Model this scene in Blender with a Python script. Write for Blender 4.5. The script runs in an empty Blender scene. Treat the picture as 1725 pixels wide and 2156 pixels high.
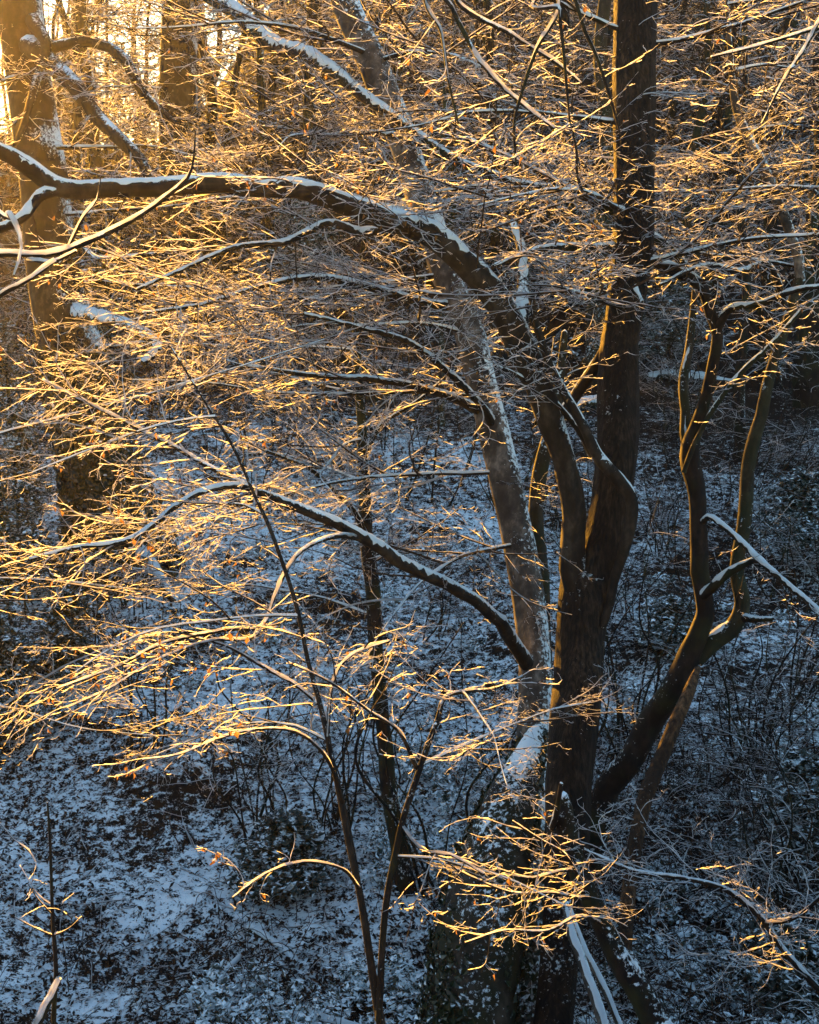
import bpy, math, random
import numpy as np
from mathutils import Vector

# ------------------------------------------------------------------ camera, sky, sun, exposure
S = bpy.context.scene
COL = S.collection
R = math.radians
CAM_Z, PITCH, FPX = 9.2, R(-12.0), 3219.0        # focal length in units of a 1725 wide picture
cam = bpy.data.cameras.new('camera'); cam_o = bpy.data.objects.new('camera', cam); COL.objects.link(cam_o)
cam_o.location = (0, 0, CAM_Z); cam_o.rotation_euler = (R(90) + PITCH, 0, 0)
cam.sensor_fit = 'HORIZONTAL'; cam.angle = R(30.0); cam.clip_start = 0.1; cam.clip_end = 2000
S.camera = cam_o

SUN_EL, SUN_AZ = R(11.0), R(-27.0)                 # azimuth from +Y, negative is to the left
world = bpy.data.worlds.new('World'); S.world = world; world.use_nodes = True
wn = world.node_tree.nodes; wl = world.node_tree.links
bg = wn['Background']; sky = wn.new('ShaderNodeTexSky'); sky.sky_type = 'NISHITA'; sky.sun_disc = False
sky.sun_elevation = SUN_EL; sky.sun_rotation = SUN_AZ; sky.air_density = 1.0; sky.dust_density = 0.1; sky.ozone_density = 1.4
wl.new(sky.outputs['Color'], bg.inputs['Color']); bg.inputs['Strength'].default_value = 0.057
sun = bpy.data.lights.new('sun', 'SUN'); sun_o = bpy.data.objects.new('sun', sun); COL.objects.link(sun_o)
sun.energy = 5.0; sun.angle = R(0.5); sun.color = (1.0, 0.44, 0.04)
sd = Vector((math.sin(SUN_AZ) * math.cos(SUN_EL), math.cos(SUN_AZ) * math.cos(SUN_EL), math.sin(SUN_EL)))
sun_o.rotation_euler = sd.to_track_quat('Z', 'Y').to_euler()
S.view_settings.view_transform = 'Standard'; S.view_settings.look = 'None'
S.view_settings.exposure = 2.9; S.view_settings.gamma = 1.0; S.view_settings.use_curve_mapping = False
cy = S.cycles
cy.max_bounces = 6; cy.diffuse_bounces = 4; cy.glossy_bounces = 2; cy.transmission_bounces = 3
cy.transparent_max_bounces = 4; cy.volume_bounces = 0; cy.caustics_reflective = False; cy.caustics_refractive = False

rng = np.random.default_rng(7)
random.seed(7)

# ------------------------------------------------------------------ small maths
def nrm(a): return a / np.maximum(np.linalg.norm(a, axis=-1, keepdims=True), 1e-9)
_c, _s = math.cos(PITCH), math.sin(PITCH)
FWD = np.array([0, _c, _s]); UP = np.array([0, -_s, _c]); RIGHT = np.array([1.0, 0, 0])
def at(x, y, d): return np.array([0, 0, CAM_Z]) + d * (FWD + (x - 862.5) / FPX * RIGHT + (1078 - y) / FPX * UP)

_perm = np.random.default_rng(3).random((256, 256))
def vnoise(x, y):
    x0 = np.floor(x).astype(int); y0 = np.floor(y).astype(int); fx = x - x0; fy = y - y0
    fx = fx * fx * (3 - 2 * fx); fy = fy * fy * (3 - 2 * fy)
    g = lambda i, j: _perm[i & 255, j & 255]
    return (g(x0, y0) * (1 - fx) + g(x0 + 1, y0) * fx) * (1 - fy) + (g(x0, y0 + 1) * (1 - fx) + g(x0 + 1, y0 + 1) * fx) * fy
def fbm(x, y, o=4):
    v = 0; a = 0.5
    for k in range(o):
        v = v + a * (vnoise(x * 2 ** k + 17 * k, y * 2 ** k + 31 * k) - 0.5); a *= 0.5
    return v

def sstep(a, b, x):
    t = np.clip((x - a) / (b - a), 0, 1); return t * t * (3 - 2 * t)

PY = np.array([-300, -40, -6, 0, 3, 14, 15.5, 17, 20, 30, 40, 47, 54, 62, 70, 120, 600])
PZ = np.array([9.5, 9.2, 7.9, 7.5, 6.1, 0.25, 0.0, 0.15, 0.7, 2.5, 4.3, 5.7, 7.8, 10.0, 10.7, 11.2, 9.0])
def ground_z(X, Y, fine=True):
    X = np.asarray(X, float); Y = np.asarray(Y, float)
    z = np.interp(Y, PY, PZ)
    z = 0.5 * z + 0.25 * (np.interp(Y - 1.2, PY, PZ) + np.interp(Y + 1.2, PY, PZ))
    edge = -0.27 * Y - 0.3                                        # unseen shoulder added left of the view to keep low sun off the slope
    z = z + sstep(0, 1, (edge - X) / 3.5) * np.interp(Y, [45, 60, 70, 200, 500], [0, 3.4, 4.9, 4.9, 0])
    z = z + sstep(-0.17, -0.06, X / np.maximum(Y, 10)) * np.interp(Y, [56, 72, 110, 200, 600], [0, 4.5, 12, 13, 5])
    z = z + 1.2 * fbm(X / 6.0 + 5, Y / 6.0 + 9, 3)
    if fine:
        z = z + 0.30 * fbm(X / 0.9, Y / 0.9, 2) + 0.11 * fbm(X / 0.22 + 40, Y / 0.22, 3)
    return z

# ------------------------------------------------------------------ mesh and object helpers
def mk(name, V, F, mats, parent=None, midx=None, smooth=True, **props):
    V = np.ascontiguousarray(V, dtype=np.float32); F = np.ascontiguousarray(F, dtype=np.int32)
    me = bpy.data.meshes.new(name)
    n, k = F.shape
    me.vertices.add(len(V)); me.vertices.foreach_set('co', V.ravel())
    me.loops.add(n * k); me.loops.foreach_set('vertex_index', F.ravel())
    me.polygons.add(n); me.polygons.foreach_set('loop_start', np.arange(0, n * k, k, dtype=np.int32))
    for m in (mats if isinstance(mats, (list, tuple)) else [mats]): me.materials.append(m)
    if midx is not None: me.polygons.foreach_set('material_index', np.ascontiguousarray(midx, dtype=np.int32))
    me.polygons.foreach_set('use_smooth', np.full(n, smooth, dtype=bool))
    me.update(calc_edges=True)
    return link(name, me, parent, **props)

def link(name, me, parent=None, **props):
    o = bpy.data.objects.new(name, me); COL.objects.link(o)
    if parent is not None:
        o.parent = parent
        if parent.name in _base: o.location = -Vector(_base[parent.name])
    for k, v in props.items(): o[k] = v
    return o

_base = {}
def thing(name, label, cat, base=(0, 0, 0), group=None):
    """An empty at the foot of the thing; children are given in world coordinates."""
    o = bpy.data.objects.new(name, None); COL.objects.link(o); o.location = base; o.empty_display_size = 0.2
    _base[o.name] = tuple(float(v) for v in base)
    o['label'] = label; o['category'] = cat
    if group: o['group'] = group
    return o

def resample(P, step):
    """Catmull-Rom through the rows of P (x, y, z, radius), sampled about every step metres."""
    P = np.asarray(P, float); Q = np.vstack([2 * P[0] - P[1], P, 2 * P[-1] - P[-2]]); out = []
    for i in range(1, len(Q) - 2):
        n = max(2, int(np.linalg.norm(Q[i + 1, :3] - Q[i, :3]) / step)); t = np.linspace(0, 1, n, endpoint=False)[:, None]
        a, b, c, d = Q[i - 1], Q[i], Q[i + 1], Q[i + 2]
        out.append(0.5 * (2 * b + (c - a) * t + (2 * a - 5 * b + 4 * c - d) * t ** 2 + (3 * b - a - 3 * c + d) * t ** 3))
    out.append(P[-1:]); return np.vstack(out)

def path_px(L, step=0.1):
    """Rows (x, y, depth, width) in picture units to a smooth world path with radii."""
    P = np.array([np.append(at(x, y, d), 0.5 * w * d / FPX) for x, y, d, w in L])
    return resample(P, step)

def frames(C):
    T = nrm(np.gradient(C, axis=0)); N = np.zeros_like(T)
    v = np.cross(T[0], [0, 1, 0.02]); N[0] = v / np.linalg.norm(v)
    for i in range(1, len(T)):
        v = N[i - 1] - T[i] * N[i - 1].dot(T[i]); N[i] = v / max(np.linalg.norm(v), 1e-9)
    return T, N, np.cross(T, N)

def tube(path, sides=12, rough=0.05, seed=0, ribs=0.0, wob=0.12):
    sides += sides % 2; g = np.random.default_rng(seed); C = path[:, :3].copy(); r = np.maximum(path[:, 3], 0.002)
    s = np.concatenate([[0], np.cumsum(np.linalg.norm(np.diff(C, axis=0), axis=1))])
    nw = max(3, int(s[-1] / max(0.25, 5 * r.mean())) + 2)
    off = np.stack([np.interp(s, np.linspace(0, s[-1], nw), q) for q in
                    g.normal(0, 1, (3, nw))], 1)
    C = C + off * (r * wob)[:, None]
    T, N, B = frames(C)
    a = np.linspace(0, 2 * np.pi, sides, endpoint=False)
    A, SS = np.meshgrid(a, s * min(1.0, 0.10 / max(r.mean(), 1e-3)))
    p = g.random(8) * 6.28
    k = 1 + rough * (np.sin(2 * A + 1.7 * SS + p[0]) + 0.7 * np.sin(3 * A - 2.3 * SS + p[1]) + 0.6 * np.sin(A + 5.1 * SS + p[2])
                     + 0.5 * np.sin(4 * A + 8.3 * SS + p[3]))
    if ribs: k = k + ribs * np.sin(7 * A + 0.5 * np.sin(1.3 * SS + p[4]) + p[5]) + ribs * 0.6 * np.sin(11 * A + 0.8 * SS)
    k = k + rough * 0.6 * min(1.0, 0.15 / max(r.mean(), 1e-3)) * (g.random(k.shape) - 0.5)
    V = C[:, None] + (r[:, None] * k)[..., None] * (np.cos(A)[..., None] * N[:, None] + np.sin(A)[..., None] * B[:, None])
    n = len(C); i = np.arange(n - 1)[:, None] * sides; j = np.arange(sides)[None]; j2 = (j + 1) % sides
    F = np.stack([i + j, i + j2, i + sides + j2, i + sides + j], -1).reshape(-1, 4)
    V = V.reshape(-1, 3)
    tip = len(V); V = np.vstack([V, C[-1] + T[-1] * r[-1] * 0.8])
    e = (n - 1) * sides + np.arange(sides)
    cap = np.stack([e[0::2], e[1::2], np.roll(e, -2)[0::2], np.full(sides // 2, tip)], 1)
    return V, np.vstack([F, cap]), C

def snow_cap(path, C, seed=0, half=62, thick=0.16, tmin=0.008, steep=0.85):
    """A blanket of snow lying along the upper side of a limb: a closed sheet of varying width and height."""
    g = np.random.default_rng(seed); r = np.maximum(path[:, 3], 0.003)
    T = nrm(np.gradient(C, axis=0)); flat = np.sqrt(np.maximum(1 - T[:, 2] ** 2, 1e-4))
    U = nrm(np.array([0, 0, 1.0]) - T * T[:, 2:3]); Sd = np.cross(T, U)
    n = len(C); m = 11; s = np.concatenate([[0], np.cumsum(np.linalg.norm(np.diff(C, axis=0), axis=1))])
    lum = lambda f, o: 2 * np.array([vnoise(s * f + o, s * 0 + o * 3 + k * 0.7) for k in range(m)]).T - 1
    o = g.random() * 90
    keep = sstep(1.15 - steep, 1.55 - steep, flat) * (0.7 + 0.5 * vnoise(s * 3.2 + o, s * 0 + 3)); keep *= sstep(0.10, 0.34, vnoise(s * 4.3 + o, s * 0 + 23) + 0.30 * sstep(0.6, 0.95, flat))
    hw = np.radians(half) * keep[:, None] * (1 + 0.34 * (2 * np.stack([vnoise(s * 7 + o, s * 0 + 11), vnoise(s * 7 + o, s * 0 + 37)], 1) - 1) + 0.42 * (2 * np.stack([vnoise(s * 27 + o, s * 0 + 51), vnoise(s * 27 + o, s * 0 + 67)], 1) - 1))
    u = np.linspace(-1, 1, m)[None]
    th = np.where(u < 0, u * hw[:, :1], u * hw[:, 1:])
    thick = np.maximum(thick, 0.9 * sstep(0.03, 0.008, r)); h = np.maximum(thick * r, tmin)[:, None] * (1 - np.abs(u) ** 2.6) * (0.8 + 0.4 * lum(5, o) + 0.55 * lum(19, o + 5)) * keep[:, None]
    rr = r[:, None] * (0.85 + 0.19 * np.minimum(1, keep * 4))[:, None] + np.maximum(h, 0) - (np.abs(u) > 0.98) * r[:, None] * 0.10
    V = C[:, None] + rr[..., None] * (np.cos(th)[..., None] * U[:, None] + np.sin(th)[..., None] * Sd[:, None])
    i = np.arange(n - 1)[:, None] * m; j = np.arange(m - 1)[None]
    F = np.stack([i + j, i + j + 1, i + m + j + 1, i + m + j], -1).reshape(-1, 4)
    return V.reshape(-1, 3), F

# ------------------------------------------------------------------ materials
def mat(name):
    m = bpy.data.materials.new(name); m.use_nodes = True; nt = m.node_tree
    for n in list(nt.nodes): nt.nodes.remove(n)
    return m, nt, (lambda t, **kw: _node(nt, t, **kw)), (lambda a, b: nt.links.new(a, b))
def _node(nt, t, **kw):
    n = nt.nodes.new('ShaderNode' + t)
    for k, v in kw.items():
        if k in n.inputs: n.inputs[k].default_value = v
        else: setattr(n, k, v)
    return n
def c4(c): return (c[0], c[1], c[2], 1)
def ramp(N, L, src, stops):
    r = N('ValToRGB'); e = r.color_ramp.elements
    while len(e) < len(stops): e.new(0.5)
    for k, (p, c) in enumerate(stops): e[k].position = p; e[k].color = c4(c) if not isinstance(c, float) else (c, c, c, 1)
    L(src, r.inputs['Fac']); return r.outputs['Color']
def mixc(N, L, f, a, b):
    m = N('Mix', data_type='RGBA')
    for s, v in ((m.inputs[0], f), (m.inputs[6], a), (m.inputs[7], b)):
        if hasattr(v, 'is_linked'): L(v, s)
        else: s.default_value = c4(v) if isinstance(v, tuple) else v
    return m.outputs[2]
def math_(N, L, op, a, b=0.0, clamp=False):
    m = N('Math', operation=op, use_clamp=clamp)
    for s, v in ((m.inputs[0], a), (m.inputs[1], b)):
        if hasattr(v, 'is_linked'): L(v, s)
        else: s.default_value = v
    return m.outputs[0]

SNOW = (0.80, 0.90, 0.91)
def snow_material():
    m, nt, N, L = mat('snow_on_twigs')
    d = N('BsdfDiffuse', Color=c4(SNOW)); t = N('BsdfTranslucent', Color=c4((0.93, 0.93, 0.93)))
    mx = N('MixShader', Fac=0.9); L(d.outputs[0], mx.inputs[1]); L(t.outputs[0], mx.inputs[2])
    L(mx.outputs[0], N('OutputMaterial').inputs['Surface']); return m
def snow_bank_material():
    m, nt, N, L = mat('snow_blanket')
    g = N('NewGeometry'); nz = N('TexNoise', Scale=60.0, Detail=3.0); L(g.outputs['Position'], nz.inputs['Vector'])
    b = N('Bump', Strength=0.5, Distance=0.012); L(nz.outputs['Fac'], b.inputs['Height'])
    d = N('BsdfDiffuse', Color=c4(SNOW)); t = N('BsdfTranslucent', Color=c4((0.93, 0.93, 0.93))); L(b.outputs[0], d.inputs['Normal'])
    mx = N('MixShader', Fac=0.3); L(d.outputs[0], mx.inputs[1]); L(t.outputs[0], mx.inputs[2])
    L(mx.outputs[0], N('OutputMaterial').inputs['Surface']); return m
def bark_material(name, a, b, moss=0.0, fissure=0.0, top=0.6, wind=0.0, wind_dir=(0.9, -0.25, 0.3), nscale=22.0, amp=1.9):
    """Bark with grain; snow lies on upward facing bark (top) and is plastered on the windward side (wind)."""
    m, nt, N, L = mat(name); g = N('NewGeometry')
    mp = N('Mapping'); mp.inputs['Scale'].default_value = (1, 1, 0.18 if fissure else 0.6); L(g.outputs['Position'], mp.inputs['Vector'])
    n1 = N('TexNoise', Scale=34.0 if fissure else 9.0, Detail=5.0, Roughness=0.62); L(mp.outputs[0], n1.inputs['Vector'])
    n2 = N('TexNoise', Scale=2.3, Detail=3.0); L(g.outputs['Position'], n2.inputs['Vector'])
    n5 = N('TexNoise', Scale=1.6 if fissure else 3.2, Detail=5.0, Roughness=0.65); L(mp.outputs[0], n5.inputs['Vector'])
    k1 = math_(N, L, 'ADD', math_(N, L, 'MULTIPLY', n1.outputs['Fac'], 0.65), math_(N, L, 'MULTIPLY', n5.outputs['Fac'], 0.35))
    col = ramp(N, L, k1, [(0.40, a), (0.50, tuple(0.35 * p + 0.65 * q for p, q in zip(a, b)) if fissure else tuple(0.6 * p + 0.4 * q for p, q in zip(a, b))), (0.62, tuple((2.3 if fissure else 1.7) * q for q in b))])
    col = mixc(N, L, ramp(N, L, n2.outputs['Fac'], [(0.42, 0.0), (0.62, 0.75)]), col, tuple(0.45 * q for q in a))
    if moss: col = mixc(N, L, ramp(N, L, n2.outputs['Fac'], [(0.5 - 0.25 * moss, 0.0), (0.72, 1.0)]), col, (0.026, 0.03, 0.010))
    sp = N('SeparateXYZ'); L(g.outputs['Normal'], sp.inputs[0])
    dt = N('VectorMath', operation='DOT_PRODUCT'); L(g.outputs['Normal'], dt.inputs[0]); dt.inputs[1].default_value = Vector(wind_dir).normalized()
    n3 = N('TexNoise', Scale=nscale, Detail=6.0, Roughness=0.7); L(g.outputs['Position'], n3.inputs['Vector'])
    n4 = N('TexNoise', Scale=1.1, Detail=2.0); L(g.outputs['Position'], n4.inputs['Vector'])
    f = math_(N, L, 'MAXIMUM', math_(N, L, 'MULTIPLY', sp.outputs['Z'], top), math_(N, L, 'MULTIPLY', dt.outputs['Value'], wind))
    f = math_(N, L, 'ADD', f, math_(N, L, 'MULTIPLY', math_(N, L, 'SUBTRACT', n3.outputs['Fac'], 0.5), amp))
    f = math_(N, L, 'ADD', f, math_(N, L, 'MULTIPLY', math_(N, L, 'SUBTRACT', n4.outputs['Fac'], 0.5), 1.1))
    f = ramp(N, L, f, [(0.50, 0.0), (0.60, 1.0)])
    col = mixc(N, L, f, col, SNOW)
    h = math_(N, L, 'ADD', n1.outputs['Fac'], math_(N, L, 'MULTIPLY', f, 0.8))
    bp = N('Bump', Strength=1.0 if fissure else 0.7, Distance=0.05 if fissure else 0.02); L(h, bp.inputs['Height'])
    p = N('BsdfPrincipled', Roughness=0.85); L(col, p.inputs['Base Color']); L(bp.outputs[0], p.inputs['Normal'])
    p.inputs['Specular IOR Level'].default_value = 0.25
    L(p.outputs[0], N('OutputMaterial').inputs['Surface']); return m
def plain(name, a, b, sc=20.0, rough=0.9, transl=0.0, tcol=None):
    m, nt, N, L = mat(name); g = N('NewGeometry'); n = N('TexNoise', Scale=sc, Detail=3.0); L(g.outputs['Position'], n.inputs['Vector'])
    col = ramp(N, L, n.outputs['Fac'], [(0.3, a), (0.7, b)])
    d = N('BsdfPrincipled', Roughness=rough); L(col, d.inputs['Base Color']); d.inputs['Specular IOR Level'].default_value = 0.3
    out = d.outputs[0]
    if transl:
        t = N('BsdfTranslucent')
        if tcol: t.inputs['Color'].default_value = c4(tcol)
        else: L(col, t.inputs['Color'])
        mx = N('MixShader', Fac=transl); L(out, mx.inputs[1]); L(t.outputs[0], mx.inputs[2]); out = mx.outputs[0]
    L(out, N('OutputMaterial').inputs['Surface']); return m
def leaf_snow(name, a, b, amount=0.5):
    """Evergreen leaves, snow lying on the upturned ones."""
    m, nt, N, L = mat(name); g = N('NewGeometry'); n = N('TexNoise', Scale=9.0, Detail=4.0); L(g.outputs['Position'], n.inputs['Vector'])
    n2 = N('TexNoise', Scale=25.0, Detail=2.0); L(g.outputs['Position'], n2.inputs['Vector'])
    col = ramp(N, L, n2.outputs['Fac'], [(0.3, a), (0.7, b)])
    sp = N('SeparateXYZ'); L(g.outputs['True Normal'], sp.inputs[0])
    f = math_(N, L, 'ADD', math_(N, L, 'MULTIPLY', math_(N, L, 'ABSOLUTE', sp.outputs['Z']), 0.7), math_(N, L, 'MULTIPLY', math_(N, L, 'SUBTRACT', n.outputs['Fac'], 0.5), 1.6))
    f = ramp(N, L, f, [(1.0 - amount - 0.06, 0.0), (1.0 - amount + 0.06, 1.0)])
    p = N('BsdfPrincipled', Roughness=0.45); L(mixc(N, L, f, col, SNOW), p.inputs['Base Color'])
    L(p.outputs[0], N('OutputMaterial').inputs['Surface']); return m
def ground_material():
    m, nt, N, L = mat('snowy_leaf_litter'); g = N('NewGeometry')
    na = N('TexNoise', Scale=8.0, Detail=7.0, Roughness=0.68); nb = N('TexNoise', Scale=0.55, Detail=3.0); nc = N('TexNoise', Scale=30.0, Detail=6.0, Roughness=0.7)
    for n in (na, nb, nc): L(g.outputs['Position'], n.inputs['Vector'])
    sp = N('SeparateXYZ'); L(g.outputs['Normal'], sp.inputs[0])
    f = math_(N, L, 'ADD', math_(N, L, 'MULTIPLY', na.outputs['Fac'], 0.62), math_(N, L, 'MULTIPLY', nb.outputs['Fac'], 0.26))
    f = math_(N, L, 'ADD', f, math_(N, L, 'MULTIPLY', nc.outputs['Fac'], 0.5))
    f = math_(N, L, 'ADD', f, math_(N, L, 'MULTIPLY', math_(N, L, 'SUBTRACT', sp.outputs['Z'], 0.97), 0.55))
    pp = N('SeparateXYZ'); L(g.outputs['Position'], pp.inputs[0]); mr = N('MapRange'); mr.inputs['From Min'].default_value = 33; mr.inputs['From Max'].default_value = 44; mr.inputs['To Max'].default_value = 0.17
    L(pp.outputs['Y'], mr.inputs['Value']); f = math_(N, L, 'SUBTRACT', f, mr.outputs[0])     # little snow reached the ground under the dense upper wood
    mx_ = N('MapRange'); mx_.inputs['From Min'].default_value = 1.0; mx_.inputs['From Max'].default_value = 6.0; mx_.inputs['To Max'].default_value = 0.055; L(pp.outputs['X'], mx_.inputs['Value'])
    f = math_(N, L, 'SUBTRACT', f, mx_.outputs[0])                                                # nor under the brush on the right
    bare = ramp(N, L, f, [(0.648, 1.0), (0.70, 0.0)])
    lit = ramp(N, L, nc.outputs['Fac'], [(0.3, (0.005, 0.004, 0.003)), (0.55, (0.016, 0.011, 0.007)), (0.75, (0.045, 0.027, 0.014))])
    col = mixc(N, L, bare, SNOW, lit)
    h = math_(N, L, 'ADD', math_(N, L, 'MULTIPLY', nc.outputs['Fac'], 0.6), math_(N, L, 'MULTIPLY', bare, -0.7))
    bp = N('Bump', Strength=0.8, Distance=0.05); L(h, bp.inputs['Height'])
    p = N('BsdfPrincipled', Roughness=0.9); L(col, p.inputs['Base Color']); L(bp.outputs[0], p.inputs['Normal']); p.inputs['Specular IOR Level'].default_value = 0.15
    L(p.outputs[0], N('OutputMaterial').inputs['Surface']); return m

M = {}
M['snow'] = snow_material(); M['cap'] = snow_bank_material(); M['ground'] = ground_material()
M['beech'] = bark_material('smooth_beech_bark', (0.010, 0.0075, 0.005), (0.036, 0.028, 0.018), top=0.7, wind=0.52, wind_dir=(1.0, 0.1, 0.25), amp=1.0)
M['ash'] = bark_material('snow_plastered_bark', (0.045, 0.038, 0.031), (0.15, 0.125, 0.10), top=0.7, wind=0.66)
M['fissured'] = bark_material('fissured_bark', (0.003, 0.0024, 0.0018), (0.026, 0.018, 0.011), fissure=1, top=0.5, wind=0.12)
M['dark'] = bark_material('dark_wet_bark', (0.004, 0.0032, 0.0025), (0.015, 0.011, 0.008), moss=0.12, top=0.7, wind=0.25)
M['mossy'] = bark_material('mossy_bark', (0.010, 0.009, 0.005), (0.035, 0.029, 0.015), moss=0.55, top=0.7, wind=0.25)
M['limb'] = bark_material('limb_bark', (0.008, 0.006, 0.004), (0.028, 0.021, 0.014), top=0.62, wind=0.15)
M['plaster'] = bark_material('heavily_snow_plastered_bark', (0.015, 0.012, 0.009), (0.04, 0.032, 0.023), moss=0.5, top=0.7, wind=0.42, wind_dir=(-0.2, -0.5, 0.8), nscale=20.0)
M['dead'] = bark_material('bare_dead_wood', (0.025, 0.015, 0.008), (0.08, 0.045, 0.022), fissure=1, top=0.35, wind=0.0)
M['twig'] = plain('twig_bark', (0.014, 0.009, 0.006), (0.05, 0.031, 0.018), 30)
M['leaf'] = plain('dry_leaf', (0.16, 0.075, 0.02), (0.34, 0.19, 0.07), 15, 0.7, 0.55)
M['litter'] = plain('litter_leaf', (0.006, 0.005, 0.004), (0.035, 0.021, 0.012), 9)
M['holly'] = leaf_snow('holly_leaf', (0.006, 0.012, 0.006), (0.02, 0.032, 0.012), 0.30)
M['cover'] = leaf_snow('ground_cover_leaf', (0.012, 0.02, 0.010), (0.035, 0.05, 0.022), 0.52)
M['ivy'] = leaf_snow('ivy_leaf', (0.010, 0.018, 0.008), (0.035, 0.05, 0.015), 0.44)
TWIGM = [M['twig'], M['snow']]

# ------------------------------------------------------------------ twig growth, all in numpy
def twig_tubes(P, r0, r1, snow=0.8, lump=1.6, g=rng):
    """P (N, K, 3) polylines -> kite section tubes; the two upper faces carry snow, the lower two are bark."""
    N_, K = P.shape[:2]
    T = np.empty_like(P); T[:, 1:-1] = P[:, 2:] - P[:, :-2]; T[:, 0] = P[:, 1] - P[:, 0]; T[:, -1] = P[:, -1] - P[:, -2]; T = nrm(T)
    U = np.array([0, 0, 1.0]) - T * T[..., 2:3]; bad = np.linalg.norm(U, axis=-1) < 0.12
    U[bad] = np.array([0.7, -0.7, 0.0]) - T[bad] * (T[bad] @ np.array([0.7, -0.7, 0.0]))[:, None]
    U = nrm(U); Sd = np.cross(T, U)
    t = np.linspace(0, 1, K)[None]; r = (np.reshape(r0, (-1, 1)) * (1 - t) + np.reshape(r1, (-1, 1)) * t)[..., None]
    flat = np.sqrt(np.maximum(1 - T[..., 2:3] ** 2, 0))
    lu = (0.45 + 0.8 * lump * g.random((N_, K, 1)) ** 2.0) * np.clip(flat * 1.5 - 0.45, 0, 1)
    top = P + U * (r * 0.55 + np.minimum(r, 0.006) * lu * 1.25 + 0.0014 * lu)
    V = np.stack([P - U * r * 1.1, P + Sd * r + U * r * 0.15, top, P - Sd * r + U * r * 0.15], 2)   # bottom, side, top, side
    b = (np.arange(N_)[:, None] * K + np.arange(K - 1)[None])[..., None] * 4             # (N, K-1, 1)
    q = np.arange(4)[None, None]; q2 = (q + 1) % 4
    F = np.stack([b + q, b + q2, b + 4 + q2, b + 4 + q], -1)                             # (N, K-1, 4, 4)
    pr = snow * np.clip(flat[:, :-1, 0] * 1.6 - 0.35, 0.03, 1)
    sn = 0.22 * g.random((N_, K - 1)) + 0.78 * g.random((N_, 1)) < pr * 0.97
    mi = np.zeros(F.shape[:3], int); mi[..., 1] = sn; mi[..., 2] = sn
    return V.reshape(-1, 3), F.reshape(-1, 4), mi.ravel()

def run_lines(p, d, L, K, wander=0.22, droop=0.0, rise=0.0, g=rng):
    """N polylines of K points from starts p along d, of lengths L."""
    N_ = len(p); P = np.empty((N_, K, 3)); P[:, 0] = p; d = nrm(d); h = (L / (K - 1))[:, None]
    z = np.array([0, 0, 1.0]); curl = g.normal(0, 1, (N_, 3)) * [1, 1, 0.55] * wander * 0.55; flipk = g.uniform(0.35, 1.3, (N_, 1)) * K
    for k in range(1, K):
        j = g.normal(0, 1, (N_, 3)); j[:, 2] *= 0.6
        d = nrm(d + 0.75 * wander * j + curl * np.where(k < flipk, 1.0, -1.2) + z * (rise * (k / K) ** 2 - droop * (1 - k / K)))
        P[:, k] = P[:, k - 1] + d * h
    return P

def sprout(P, L, dens, t0, ang, lenf, K, wander, droop, rise, plane_tilt=0.25, lmin=0.05, bias=None, g=rng, up=0.0):
    """Children on polylines P of lengths L: alternate, in a nearly level plane, angled forwards."""
    N_, Kp = P.shape[:2]
    cnt = np.maximum(0, np.floor(L * dens * (1 - t0) + g.random(N_))).astype(int)
    idx = np.repeat(np.arange(N_), cnt)
    if len(idx) == 0: return np.zeros((0, K, 3)), np.zeros(0), idx
    first = np.concatenate([[0], np.cumsum(cnt)[:-1]]); k = np.arange(len(idx)) - first[idx]
    t = t0 + (1 - t0) * (k + g.random(len(idx))) / cnt[idx]
    f = t * (Kp - 1); i = np.minimum(f.astype(int), Kp - 2); f = (f - i)[:, None]
    p = P[idx, i] * (1 - f) + P[idx, i + 1] * f; T = nrm(P[idx, i + 1] - P[idx, i])
    tl = g.normal(0, plane_tilt, (N_, 2))[idx]
    Z = nrm(np.concatenate([tl, np.ones((len(idx), 1))], 1)); Sd = nrm(np.cross(Z, T) + 1e-6)
    sg = np.where((k % 2) == 0, 1.0, -1.0); flip = g.random(len(idx)) < 0.12; sg[flip] *= -1
    a = np.radians(g.normal(ang, 17, len(idx)))
    d = np.cos(a)[:, None] * T + (np.sin(a) * sg)[:, None] * Sd + g.normal(0, 0.17, (len(idx), 3)) + np.array([0, 0, up])
    if bias is not None: d = nrm(d) + np.asarray(bias)
    l = np.maximum(lmin, L[idx] * lenf * (1 - 0.62 * t) * g.uniform(0.55, 1.25, len(idx)))
    return run_lines(p, d, l, K, wander, droop, rise, g), l, idx

class Bag:
    def __init__(s): s.V = []; s.F = []; s.M = []; s.n = 0
    def add(s, V, F, mi):
        if len(V): s.V.append(V); s.F.append(F + s.n); s.M.append(mi); s.n += len(V)
    def build(s, name, mats, parent, **kw):
        if not s.V: return None
        return mk(name, np.vstack(s.V), np.vstack(s.F), mats, parent, np.concatenate(s.M), smooth=False, **kw)

def leaves_at(P, n, size, g=rng):
    """n dry hanging leaves near random points of the twigs P."""
    q = P.reshape(-1, 3)[g.integers(0, P.shape[0] * P.shape[1], n)]
    a = g.random(n) * 6.28; s = size * g.uniform(0.6, 1.3, n)
    w = np.stack([np.cos(a), np.sin(a), g.normal(0, 0.3, n)], 1) * (s * 0.32)[:, None]
    dn = nrm(np.stack([g.normal(0, 0.35, n), g.normal(0, 0.35, n), -np.ones(n)], 1)) * s[:, None]
    cu = np.cross(nrm(w), nrm(dn)) * (s * 0.25)[:, None]
    V = np.stack([q, q + dn * 0.45 + w + cu, q + dn, q + dn * 0.45 - w + cu], 1).reshape(-1, 3)
    b = np.arange(n)[:, None] * 4
    return V, np.concatenate([b + [[0, 1, 2, 2]], b + [[0, 2, 3, 3]]], 0)
def fix_tris(F): return F[:, :3]

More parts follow.
